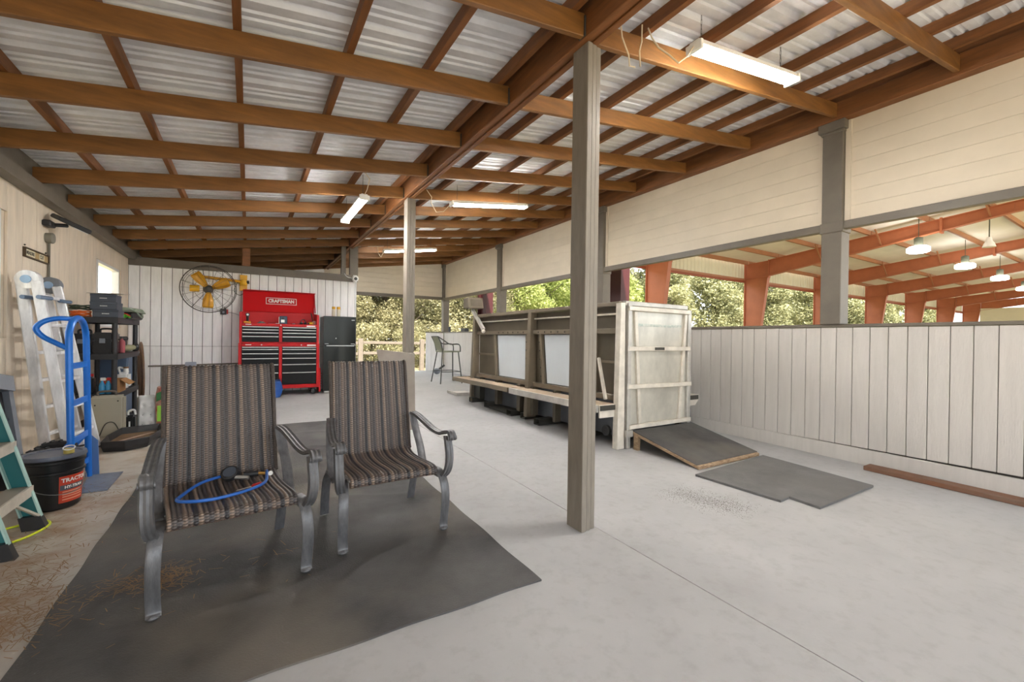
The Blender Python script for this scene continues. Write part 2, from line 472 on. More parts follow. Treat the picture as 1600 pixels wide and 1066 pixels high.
for i, (wy0, wy1, wz0, wz1) in enumerate(wins):
    m = MB(); a, c, d, e = wy0+0.002, wy1-0.002, wz0+0.002, wz1-0.002
    m.box(-1.86,-1.775,a,c,d,d+0.04); m.box(-1.86,-1.775,a,c,e-0.04,e); m.box(-1.86,-1.775,a,a+0.04,d+0.041,e-0.041); m.box(-1.86,-1.775,c-0.04,c,d+0.041,e-0.041)
    w = m.build('window_%d' % (i+1), WHT); w['kind'] = 'structure'
    MB().box(-1.85,-1.815,a+0.041,c-0.041,(d+e)/2-0.02,(d+e)/2+0.02).build('sash_bar', WHT, w)
    MB().box(-1.837,-1.832,a+0.041,c-0.041,d+0.041,e-0.041).build('pane', GLS, w)

# ---------------------------------------------------------------- free-standing posts
def post(y, label, ztop=3.168, k=0):
    o = (1.875, y, zf(y))
    t = thing('support_post', label, 'post', o)
    z0 = zf(y-0.1)
    MB().box(1.817, 1.858, y-0.075, y+0.075, z0, ztop).build('post_board', TRIMV, t, o, bevel=0.004)
    MB().box(1.860, 1.897, y-0.069, y+0.075, z0, ztop).build('post_board', TRIMV, t, o, bevel=0.004)
    MB().box(1.899, 1.938, y-0.062, y+0.069, z0, ztop).build('post_board', TRIMV, t, o, bevel=0.004)
    return t
post(2.165, 'tall taupe post of laminated boards, nearest, standing on bare concrete')
post(5.80, 'taupe laminated post behind the second wicker chair, a board leaning on it')
m = MB(); m.prism([(-1.86,13.13,0.1),(1.99,13.13,0.1),(1.99,13.13,zr(1.99,0.23)),(-1.86,13.13,zr(-1.86,0.23))], (0,0.03,0)); m.build('end_board', PLANKB, we)

# ---------------------------------------------------------------- shop lights
LWH = M('white_enamel', (0.85,0.84,0.8), 0.35)
TUBE = emis('lit_diffuser', (1.0, 0.985, 0.95), LAMP_POWER)
CHN = M('dark_wire', (0.05,0.05,0.05), 0.5, 0.6)
CORD = M('pale_cord', srgb(214,198,170), 0.6)
def shop_light(p, q, label, c0, c1, cord=None, dirn=None):
    p = Vector(p); q = Vector(q); mid = (p+q)/2; d = (q-p).normalized()
    s = d.cross(Vector((0,0,1))).normalized(); u = s.cross(d)
    t = thing('shop_light', label, 'light', tuple(mid), group='hanging shop lights')
    o = tuple(mid)
    def trap(w0, w1, h0, h1, a, b):
        m = MB()
        m.hexa([a-s*w0+u*h0, b-s*w0+u*h0, b+s*w0+u*h0, a+s*w0+u*h0], [a-s*w1+u*h1, b-s*w1+u*h1, b+s*w1+u*h1, a+s*w1+u*h1]); return m
    trap(0.056, 0.036, 0.0, 0.045, p, q).build('housing', LWH, t, o, bevel=0.004)
    trap(0.036, 0.052, -0.026, -0.002, p+d*0.03, q-d*0.03).build('diffuser', TUBE, t, o, bevel=0.008, seg=2)
    for e, sg in ((p, -1), (q, 1)):
        trap(0.06, 0.06, -0.03, 0.03, e-d*0.012, e+d*0.012).build('end_cap', LWH, t, o, bevel=0.004)
    for f_ in (c0, c1):
        a = p+(q-p)*f_+u*0.045
        m = MB(); zt = zr(a.x, 0.15); n = max(6, int((zt-a.z)/0.045))
        for i in range(n):
            z0 = a.z+(zt-a.z)*i/n; z1 = a.z+(zt-a.z)*(i+1)/n
            off = (0.004,0,0) if i % 2 else (0,0.004,0)
            m.tube([(a.x-off[0],a.y-off[1],z0),(a.x-off[0],a.y-off[1],z1),(a.x+off[0],a.y+off[1],z1),(a.x+off[0],a.y+off[1],z0)], 0.0016, 4, closed=True)
        m.build('chain', CHN, t, o)
    if cord:
        MB().tube(cord, 0.005, 6).build('cord', CORD, t, o, smooth=True)
    return t
shop_light((2.475,1.80,3.195),(3.685,1.785,3.367),'lit white shop light hanging nearest, above the half wall',0.06,0.86,
    cord=[(2.465,1.80,3.20),(2.40,1.80,3.11),(2.33,1.81,3.05),(2.30,1.86,3.12),(2.25,1.90,3.17),(2.24,1.95,3.26),(2.26,2.0,3.36)])
shop_light((1.16,5.30,2.93),(1.16,6.52,2.93),'lit white shop light hanging lengthways left of the center beam',0.08,0.92,
    cord=[(1.16,5.31,2.96),(1.17,5.22,3.0),(1.19,5.18,3.12),(1.14,5.25,3.22)])
shop_light((2.40,5.58,3.145),(3.64,5.60,3.323),'lit white shop light hanging crossways beside the second post',0.07,0.9,
    cord=[(2.40,5.58,3.16),(2.28,5.58,3.02),(2.18,5.6,3.0),(2.1,5.6,3.12),(2.12,5.62,3.2),(2.04,5.6,3.28)])
shop_light((2.50,9.5,3.15),(3.68,9.45,3.317),'lit white shop light hanging farthest, partly behind the second post',0.07,0.9,
    cord=[(2.50,9.5,3.15),(2.44,9.5,3.02),(2.38,9.5,3.1),(2.36,9.5,3.25)])
# loose cables near the first light
for k, pts in enumerate(([(2.02,2.02,3.34),(2.03,2.01,3.22),(2.08,2.0,3.12),(2.09,2.0,3.05),(2.14,2.0,3.06)], [(2.20,2.0,3.36),(2.20,2.0,3.25),(2.18,2.0,3.18),(2.19,2.0,3.08)])):
    mark(MB().tube(pts, 0.005, 6).build('hanging_cable', CORD, smooth=True), ['loose pale cable hooking off the center beam beside nearest post','short pale cable dangling straight beside the center beam'][k], 'cable')

# ---------------------------------------------------------------- arena building beyond the half wall
RED = M('primer_red_steel', srgb(180,106,72), 0.5, noise=(2,0.12,(1,1,1)), rnd=0.03)
RED2 = M('primer_orange_purlin', srgb(172,118,84), 0.55, noise=(2,0.12,(1,1,1)), rnd=0.04)
RED_SHADE = M('shade_darkened_red_steel', srgb(64,18,22), 0.5, noise=(2,0.12,(1,1,1)))  # red steel with the backlit shade put into its colour
AROOF = M('white_insulated_panel', srgb(245,243,238), 0.6, noise=(0.8,0.07,(1,1,1)), rnd=0.03)
ASIDE = M('pale_metal_siding', srgb(222,216,190), 0.55, noise=(1,0.06,(1,1,1)))
YF = 14.3; A0 = 16.36; AD = 8.29
def arz(y):
    return 5.86 + 0.097*(13.0-y)
def rafb(y):   # underside of the rafter web
    return 5.0 + 0.150*(13.0-y) if y > 4 else 6.35+0.075*(4.0-y)
FL = ['red steel frame rising at left, column partly hidden behind the treadmill end', 'red steel frame with the wide lit tapered column left of big post', 'red steel frame whose column hides behind the large taupe post',
      'red steel frame with tapered column just right of large taupe post', 'red steel frame, second column right of the large taupe post', 'red steel frame, third column right of the large taupe post', 'farthest small red steel frame, fourth column right of the large post']
for k in range(7):
    x = A0+AD*k; o = (x, YF, -0.1)
    t = thing('steel_frame', FL[k], 'steel frame', o, group='arena frames')
    w = 0.02; fl_ = 0.12
    MB().prism([(x-w,YF,-0.1),(x-w,YF,4.96),(x-w,13.0,4.96),(x-w,13.65,-0.1)], (2*w,0,0)).build('column_web', RED, t, o)
    m = MB(); m.box(x-fl_,x+fl_,YF-0.02,YF+0.02,-0.1,6.05); m.build('column_flange', RED, t, o)
    m = MB(); m.bar((x,13.0,4.96),(x,13.65,-0.1),2*fl_,0.03,(0,1,0)); m.build('column_flange', RED, t, o)
    MB().prism([(x-w,YF,4.97),(x-w,YF,5.80),(x-w,13.0,arz(13.0)),(x-w,13.0,4.97)], (2*w,0,0)).build('knee_plate', RED, t, o)
    MB().box(x-0.10,x+0.10,13.0,YF,4.945,4.985).build('stiffener', RED, t, o)
    MB().box(x-0.10,x+0.10,12.95,12.99,4.9,5.9).build('stiffener', RED, t, o)
    ys = (12.94, 4.0, -9.0)
    for a, c in ((ys[0], ys[1]), (ys[1]-0.004, ys[2])):
        MB().prism([(x-w,a,rafb(a)),(x-w,a,arz(a)),(x-w,c,arz(c)),(x-w,c,rafb(c))], (2*w,0,0)).build('rafter_web', RED, t, o)
        m = MB(); m.bar((x,a,rafb(a)),(x,c,rafb(c)),2*fl_,0.03); m.build('rafter_flange', RED, t, o)
        m = MB(); m.bar((x,a,arz(a)),(x,c,arz(c)),2*fl_,0.03); m.build('rafter_flange', RED, t, o)
    MB().box(x-0.13,x+0.13,5.96,6.04,rafb(6)-0.1,arz(6)+0.05).build('splice_plate', RED, t, o)
    for yb in (10.4, 8.0, 4.6):
        MB().bar((x-0.03,yb,rafb(yb)+0.05),(x-0.6,yb+0.05,arz(yb)+0.12),0.05,0.05).build('flange_brace', RED2, t, o)
ar = setting('arena_roof')
for k in range(-1, 6):
    xa = A0+AD*k; xb = xa+AD
    if k == -1: xa = 7.6
    for j in range(10):
        yb = 14.2-2.3*j; ya = yb-2.3
        MB().hexa([(xa,ya,arz(ya)+0.24),(xb,ya,arz(ya)+0.24),(xb,yb,arz(yb)+0.24),(xa,yb,arz(yb)+0.24)],[(xa,ya,arz(ya)+0.28),(xb,ya,arz(ya)+0.28),(xb,yb,arz(yb)+0.28),(xa,yb,arz(yb)+0.28)]).build('roof_panel', AROOF, ar)
    for yp in (14.15, 12.5, 10.6, 8.4, 6.4, 4.6, 2.8, 1.0, -1.0, -3.0, -5.0, -7.0):
        m = MB(); z = arz(yp)+0.02
        m.box(xa+0.02,xb-0.02,yp-0.012,yp+0.012,z,z+0.21); m.box(xa+0.02,xb-0.02,yp,yp+0.07,z,z+0.012)
        m.build('purlin', RED2, ar)
aw = setting('arena_wall')
for k in range(-1, 6):
    xa = A0+AD*k; xb = xa+AD
    if k == -1: xa = 7.6
    m = MB(); x = xa+0.13; pr = []
    while x < xb-0.13:
        pr += [(x,0.0),(x+0.20,0.0),(x+0.225,0.03),(x+0.255,0.03),(x+0.28,0.0)]; x += 0.30
    n = len(pr)
    for z in (4.98, 6.02):
        for a, d in pr: m.v.append((a, YF+0.06-d, z))
    for i in range(n-1): m.f.append((i,i+1,n+i+1,n+i))
    m.build('siding_panel', ASIDE, aw)
    m = MB(); m.box(xa+0.13,xb-0.13,YF-0.03,YF+0.08,4.86,4.97); m.build('eave_girt', RED2, aw)
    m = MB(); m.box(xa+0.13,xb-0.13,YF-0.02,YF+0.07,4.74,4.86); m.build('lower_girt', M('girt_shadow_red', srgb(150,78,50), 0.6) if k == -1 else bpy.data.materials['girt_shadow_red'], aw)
# far end curtain of the arena
MB().box(A0+AD*6-0.1, A0+AD*6, 2.0, 13.0, 3.6, 5.2).build('end_panel', ASIDE, aw)
for i, (x, y, w, lb) in enumerate(((6.4, 6.43, 0.30, 'red steel column coloured dark as backlit, seen above the middle of the treadmill'), (6.4, 12.1, 0.30, 'red steel column coloured dark as backlit, beside the treadmill control box'))):
    o = (x, y, -0.2)
    t = thing('steel_column', lb, 'column', o)
    MB().prism([(x-0.01,y-w*0.8,-0.2),(x-0.01,y+w,-0.2),(x-0.01,y+w,5.4),(x-0.01,y-w,5.4)], (0.02,0,0)).build('web', RED_SHADE, t, o)
    MB().box(x-0.12,x+0.12,y+w,y+w+0.02,-0.2,5.4).build('flange', RED_SHADE, t, o)
    MB().bar((x,y-w*0.8,-0.2),(x,y-w,5.4),0.24,0.02,(0,1,0)).build('flange', RED_SHADE, t, o)
HBL = emis('high_bay_lens', (1.0,0.97,0.9), 6.0)
HBG = M('grey_cast_metal', srgb(96,98,84), 0.5, 0.4)
for i, (x, y, z) in enumerate(((24.3,6.63,5.2),(31.2,6.70,5.2),(38.2,6.73,5.2),(46.4,7.02,5.2))):
    o = (x, y, z)
    t = thing('high_bay_lamp', ['round lit high-bay lamp hanging nearest in the arena','round lit high-bay lamp, second from the large taupe post','round lit high-bay lamp, third from the large taupe post','round lit high-bay lamp, farthest, at the photo edge'][i], 'lamp', o, group='arena high-bay lamps')
    MB().lathe([(0.30,0.0),(0.38,0.04),(0.38,0.20),(0.30,0.26)], o, 20).build('reflector', HBL, t, o, smooth=True)
    MB().lathe([(0.13,0.27),(0.15,0.32),(0.15,0.62),(0.10,0.66)], o, 16).build('driver', HBG, t, o, smooth=True)
    MB().tube([(x,y,z+0.66),(x,y,arz(y)+0.2)], 0.015, 6).build('hook_rod', HBG, t, o)
o = (25.4, 4.78, 5.25)
t = thing('high_bay_lamp', 'small unlit bell-shaped arena lamp near the right photo edge', 'lamp', o)
MB().lathe([(0.20,0.0),(0.16,0.14),(0.10,0.24),(0.07,0.40)], o, 18).build('shade', AROOF, t, o, smooth=True)
MB().tube([(o[0],o[1],o[2]+0.4),(o[0],o[1],arz(o[1])+0.2)], 0.02, 6).build('stem', HBG, t, o)

# ---------------------------------------------------------------- trees, shrubs, fence
def leafmat(name, cols):
    m = bpy.data.materials.new(name); m.use_nodes = True
    nt = m.node_tree; N = nt.nodes; L = nt.links; b = N['Principled BSDF']
    b.inputs['Roughness'].default_value = 0.55
    at = N.new('ShaderNodeAttribute'); at.attribute_name = 'leaf'
    cr = N.new('ShaderNodeValToRGB'); cr.color_ramp.interpolation = 'LINEAR'
    els = cr.color_ramp.elements
    els[0].color = (*cols[0],1); els[1].color = (*cols[-1],1)
    for i, c in enumerate(cols[1:-1]):
        e = els.new((i+1)/(len(cols)-1)); e.color = (*c,1)
    L.new(at.outputs['Fac'], cr.inputs[0]); L.new(cr.outputs[0], b.inputs['Base Color'])
    tl = N.new('ShaderNodeBsdfTranslucent'); L.new(cr.outputs[0], tl.inputs[0])
    mx = N.new('ShaderNodeMixShader'); mx.inputs[0].default_value = 0.35
    L.new(b.outputs[0], mx.inputs[1]); L.new(tl.outputs[0], mx.inputs[2]); L.new(mx.outputs[0], N['Material Output'].inputs['Surface'])
    return m
OLIVE = leafmat('olive_leaves', [srgb(74,76,50), srgb(124,122,86), srgb(172,164,124), srgb(218,208,170)])
GREEN = leafmat('green_leaves', [srgb(90,104,48), srgb(146,158,82), srgb(196,200,128), srgb(236,232,184)])
PINE = leafmat('pine_leaves', [srgb(88,92,68), srgb(142,144,102), srgb(194,190,144), srgb(236,229,192)])
BARK = M('grey_bark', srgb(112,100,88), 0.9, noise=(6,0.4,(3,3,0.5)), bump=(20,0.6))
def foliage(clumps, nleaf, size, rng):
    """leaf cards in clumps: (cx,cy,cz,rx,ry,rz)"""
    v = []; f = []; val = []
    tot = sum(c[3]*c[5] for c in clumps)
    for c in clumps:
        k = int(nleaf*c[3]*c[5]/tot)
        cv = rng.random()
        for _ in range(k):
            while True:
                p = (rng.uniform(-1,1), rng.uniform(-1,1), rng.uniform(-1,1)); d = p[0]**2+p[1]**2+p[2]**2
                if 0.12 < d < 1: break
            q = Vector((c[0]+p[0]*c[3], c[1]+p[1]*c[4], c[2]+p[2]*c[5]))
            a = Vector((rng.gauss(0,1),rng.gauss(0,1),rng.gauss(0,0.7))).normalized()
            bvec = a.cross(Vector((rng.gauss(0,1),rng.gauss(0,1),rng.gauss(0,1)))).normalized()
            s = size*rng.uniform(0.6,1.4); w = s*rng.uniform(0.3,0.5)
            n = len(v)
            v += [tuple(q-a*s), tuple(q+bvec*w-a*s*0.1), tuple(q+a*s), tuple(q-bvec*w-a*s*0.1)]
            f.append((n,n+1,n+2,n+3)); val.append(min(1,max(0,0.30+0.3*cv+rng.gauss(0,0.16))))
    return v, f, val
def folobj(name, data, mat, parent=None):
    v, f, val = data
    me = bpy.data.meshes.new(name); me.from_pydata(v, [], f)
    at = me.attributes.new('leaf', 'FLOAT', 'FACE'); at.data.foreach_set('value', val)
    me.materials.append(mat)
    o = bpy.data.objects.new(name, me); COL.objects.link(o); o.parent = parent
    return o
def tree(kind, h, rad, nleaf, size, seed, label, loc, group, trunk=0.13, base=0.25):
    rng = random.Random(seed)
    t = thing({'o':'scrub_oak','g':'leafy_tree','p':'pine_tree','s':'shrub'}[kind], label, {'s':'shrub'}.get(kind,'tree'), loc, rng.uniform(0,6), group)
    m = MB(); top = Vector((rng.uniform(-.3,.3), rng.uniform(-.3,.3), h*0.85))
    ends = []
    pts = [Vector((0,0,-0.2)), Vector((0.05,0.03,h*0.3)), top*0.7, top]
    m.tube(pts, [trunk, trunk*0.8, trunk*0.5, trunk*0.2], 7)
    cl = []
    nb = 14 if kind != 's' else 7
    for i in range(nb):
        fz = base+(1-base)*((i+0.5)/nb); ang = rng.uniform(0,6.28)
        rr_ = rad*rng.uniform(0.35,1.0)*(math.sin(math.pi*min(1,0.25+0.75*fz))**0.5 if kind != 'p' else 1.15-0.8*fz)
        e = Vector((math.cos(ang)*rr_, math.sin(ang)*rr_, h*fz+rng.uniform(-.2,.2)))
        s = Vector((0,0,h*fz*0.75))
        m.tube([s, (s+e)/2+Vector((0,0,0.1)), e], [trunk*0.35, trunk*0.22, trunk*0.08], 5)
        q = rad*rng.uniform(0.32,0.6)
        cl.append((e.x*0.9,e.y*0.9,e.z,q,q,q*rng.uniform(0.6,0.9)))
    m.build('trunk', BARK, t, smooth=True)
    folobj('foliage', foliage(cl, nleaf, size, rng), {'o':OLIVE,'g':GREEN,'p':PINE,'s':OLIVE}[kind], t)
    return t
def move_copy(t, loc, rz, sc, label):
    c = dup(t); c.location = loc; c.rotation_euler = (0,0,rz); c.scale = (sc,sc,sc); c['label'] = label
    return c
LO = 'olive-leaved scrub tree in the thicket beyond the rail fence'
LG = 'green leafy tree seen in the gap above the steel treadmill'
LP = 'pine tree seen through the open arena side'
LS = 'low olive bush growing along the rail fence'
o1 = tree('o', 7.0, 2.3, 15000, 0.085, 1, LO, (4.2,21.5,0), 'scrub thicket beyond the fence', base=0.10)
o2 = tree('o', 6.5, 2.5, 15000, 0.085, 2, LO, (8.0,22.5,0), 'scrub thicket beyond the fence', base=0.08)
for i, (x, y, s) in enumerate(((6.2,23.5,1.1),(9.8,21.5,0.95),(2.4,23,1.0),(11.6,23.5,1.15),(5.2,26,1.35),(8.4,27,1.4),(12.2,28,1.4),(13.4,23,0.9),(0.8,25,1.2),(7.0,20.6,0.62),(3.4,20.4,0.6),(10.6,19.6,0.7),(14.8,26,1.2))):
    move_copy((o1,o2)[i%2], (x,y,0), i*1.7, s, LO)
g1 = tree('g', 6.5, 2.2, 12000, 0.10, 3, LG, (15.0,21.0,0), 'green trees beyond the arena', base=0.12)
g2 = tree('g', 5.5, 2.4, 12000, 0.10, 4, LG, (19.5,20.0,0), 'green trees beyond the arena', base=0.1)
for i, (x, y, s) in enumerate(((17.5,23,1.0),(22.5,22,0.95),(12.6,19.0,0.75),(21,26,1.3),(16,27,1.3))):
    move_copy((g1,g2)[i%2], (x,y,0), i*2.1, s, LG)
p1 = tree('p', 9.0, 2.3, 13000, 0.12, 5, LP, (27,22,0), 'pines beyond the arena side', trunk=0.2, base=0.15)
p2 = tree('p', 8.0, 2.6, 13000, 0.12, 6, LP, (31,20.5,0), 'pines beyond the arena side', trunk=0.2, base=0.1)
for i, (x, y, s) in enumerate(((24.5,19.5,0.8),(29,25,1.2),(34.5,22,1.0),(37.5,19.6,0.9),(41,23,1.15),(44.5,20,1.0),(49,22,1.1),(53,19.6,1.0),(58,22,1.2),(63,20,1.1),(69,22,1.3),(76,20,1.3),(83,23,1.5),(26,27,1.3),(36,27,1.4),(47,28,1.5),(60,28,1.6),(72,28,1.6))):
    move_copy((p1,p2)[i%2], (x,y,0), i*2.4, s, LP)
s1 = tree('s', 1.6, 1.0, 4500, 0.05, 8, LS, (6.2,18.6,0), 'bushes along the rail fence', trunk=0.03, base=0.2)
for i, (x, y, s) in enumerate(((3.2,18.8,0.9),(4.6,19.0,1.1),(7.8,18.8,1.2),(9.4,18.4,0.9),(5.6,17.9,0.5),(7.3,17.6,0.45),(2.2,18.3,0.8))):
    move_copy(s1, (x,y,0), i*1.3, s, LS)
FENC = M('weathered_rail', srgb(118,108,96), 0.8, noise=(8,0.3,(1,8,8)), bump=(30,0.3))
ft = thing('rail_fence', 'weathered split-rail wooden fence behind the open far end', 'fence', (5.0,16.8,0))
for x in (1.0, 3.6, 6.0, 8.4, 10.8): MB().box(x-0.08,x+0.08,16.72,16.88,-0.1,1.22).build('fence_post', FENC, ft, (5,16.8,0), bevel=0.01)
for i in range(4):
    xa = (1.0,3.6,6.0,8.4)[i]+0.09; xb = (3.6,6.0,8.4,10.8)[i]-0.09
    for z in (0.66, 1.06): MB().bar((xa,16.8,z+0.01*i),(xb,16.8,z-0.02+0.015*i),0.05,0.11).build('rail', FENC, ft, (5,16.8,0), bevel=0.012)
def crom(pts, n=6):
    """smooth curve through points"""
    P_ = [Vector(p) for p in pts]; P_ = [P_[0]*2-P_[1]] + P_ + [P_[-1]*2-P_[-2]]
    out = []
    for i in range(1, len(P_)-2):
        a, b_, c, d = P_[i-1:i+3]
        for k in range(n):
            t = k/n
            out.append(0.5*((2*b_)+(c-a)*t+(2*a-5*b_+4*c-d)*t*t+(3*b_-a-3*c+d)*t**3))
    out.append(P_[-2])
    return out
# ---------------------------------------------------------------- big rubber mat under the chairs
rng = random.Random(11)
X0, X1, Y0, Y1 = -0.725, 1.285, 1.785, 6.32
nx, ny = 90, 200
rid = []
for (ax, ay, bx, by, h, s) in ((-0.15,2.25,0.45,2.42,0.012,0.035),(0.30,2.10,0.75,2.45,0.009,0.03),(-0.35,2.35,0.15,2.72,0.010,0.04),(0.9,2.2,1.15,2.5,0.006,0.03),(0.1,2.0,0.6,2.05,0.006,0.04),
        (0.35,3.4,1.1,3.25,0.008,0.03),(0.2,3.8,1.2,3.7,0.008,0.03),(0.2,4.3,1.2,4.5,0.008,0.035),(0.1,5.0,1.25,4.9,0.009,0.04),(0.0,5.6,1.2,5.7,0.01,0.04),(-0.6,3.4,-0.1,3.6,0.007,0.03)):
    rid.append((Vector((ax,ay)), Vector((bx,by)), h, s))
def wr_(x, y):
    z = 0.0; p = Vector((x+0.05*math.sin(y*9), y+0.04*math.sin(x*8)))
    for a, b_, h, s in rid:
        d = b_-a; t = max(0, min(1, (p-a).dot(d)/d.length_squared)); q = (p-a-d*t).length
        fade = math.sin(math.pi*min(1, max(0, 0.1+0.8*t)))
        z += h*fade*math.exp(-(q/s)**2)
    e = min(x-X0, X1-x, y-Y0, Y1-y)
    z += 0.0015*math.sin(x*17+y*5)+0.0012*math.sin(y*13-x*6)
    return max(-0.003, z*min(1, e/0.12))
m = MB()
for j in range(ny+1):
    for i in range(nx+1):
        x = X0+(X1-X0)*i/nx; y = Y0+(Y1-Y0)*j/ny
        ex = 0.004*math.sin(y*11) if i in (0,nx) else 0.0; ey = 0.004*math.sin(x*13) if j in (0,ny) else 0.0
        m.v.append((x+ex, y+ey, zf(y)+0.009+wr_(x,y)))
for j in range(ny):
    for i in range(nx):
        a = j*(nx+1)+i; m.f.append((a,a+1,a+nx+2,a+nx+1))
edge = [i for i in range(nx)] + [j*(nx+1)+nx for j in range(ny)] + [ny*(nx+1)+i for i in range(nx,0,-1)] + [j*(nx+1) for j in range(ny,0,-1)]
n0 = len(m.v)
for e in edge:
    x, y, z = m.v[e]; m.v.append((x, y, zf(y)+0.0005))
for k in range(len(edge)):
    l = (k+1)%len(edge); m.f.append((edge[k], edge[l], n0+l, n0+k))
mark(m.build('rubber_mat', RUB, smooth=True), 'large wrinkled dark rubber mat under the two wicker chairs', 'mat')

# ---------------------------------------------------------------- wicker armchairs
FRAME = M('brushed_pewter_frame', srgb(108,108,110), 0.42, 0.4, noise=(9,0.35,(4,4,1)), bump=(60,0.1))
WIRE = M('black_bracket', (0.02,0.02,0.02), 0.5)
def wickmat():
    m = bpy.data.materials.new('woven_resin_wicker'); m.use_nodes = True
    nt = m.node_tree; N = nt.nodes; L = nt.links; b = N['Principled BSDF']
    b.inputs['Roughness'].default_value = 0.42
    at = N.new('ShaderNodeAttribute'); at.attribute_name = 'strand'
    L.new(at.outputs['Color'], b.inputs['Base Color'])
    return m
WICK = wickmat()
def wicker(path, hw0, hw1, name, parent, nr=27, rowp=0.0125, seed=1):
    """woven panel along path (y,z) points, half width hw0 -> hw1"""
    rng = random.Random(seed)
    P_ = crom([(0,y,z) for y, z in path], 12)
    L_ = [0]
    for i in range(1, len(P_)): L_.append(L_[-1]+(P_[i]-P_[i-1]).length)
    tot = L_[-1]; rows = int(tot/rowp); sub = 4
    NV = rows*sub; per = 4; NU = nr*per
    v = []; cols = []
    pal = [srgb(150,130,114), srgb(118,104,96), srgb(90,83,82), srgb(62,59,62), srgb(102,92,87), srgb(134,116,104)]
    pat = [0,4,2,5,1,3]
    k = 0
    for j in range(NV+1):
        s = tot*j/NV
        while k < len(L_)-2 and L_[k+1] < s: k += 1
        f_ = (s-L_[k])/max(1e-9, L_[k+1]-L_[k]); p = P_[k].lerp(P_[k+1], f_)
        t = (P_[k+1]-P_[k]).normalized(); nrm = Vector((0, -t.z, t.y))
        hw = hw0+(hw1-hw0)*s/tot
        row = j/sub
        for i in range(NU+1):
            u = i/NU; r = int(min(nr-1, i//per)); fr = (i%per)/per
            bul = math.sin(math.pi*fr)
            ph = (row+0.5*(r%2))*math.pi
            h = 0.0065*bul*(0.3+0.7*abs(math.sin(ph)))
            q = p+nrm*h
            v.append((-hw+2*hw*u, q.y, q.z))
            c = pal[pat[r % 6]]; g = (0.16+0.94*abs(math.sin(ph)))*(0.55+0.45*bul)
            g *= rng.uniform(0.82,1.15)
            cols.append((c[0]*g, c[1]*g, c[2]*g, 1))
    W = NU+1; f = []
    for j in range(NV):
        for i in range(NU):
            a = j*W+i; f.append((a,a+1,a+W+1,a+W))
    n0 = len(v)
    # back face
    for j in range(0, NV+1, sub*4):
        pass
    me = bpy.data.meshes.new(name); me.from_pydata(v, [], f)
    at = me.color_attributes.new('strand', 'FLOAT_COLOR', 'POINT'); at.data.foreach_set('color', [x for c in cols for x in c])
    for p in me.polygons: p.use_smooth = True
    me.materials.append(WICK)
    o = bpy.data.objects.new(name, me); COL.objects.link(o); o.parent = parent
    sol = o.modifiers.new('thickness', 'SOLIDIFY'); sol.thickness = 0.006; sol.offset = -1
    return o
BARP = [(-.027,-.006),(-.021,.010),(-.010,.006),(0,.010),(.010,.006),(.021,.010),(.027,-.006),(.02,-.010),(0,-.009),(-.02,-.010)]
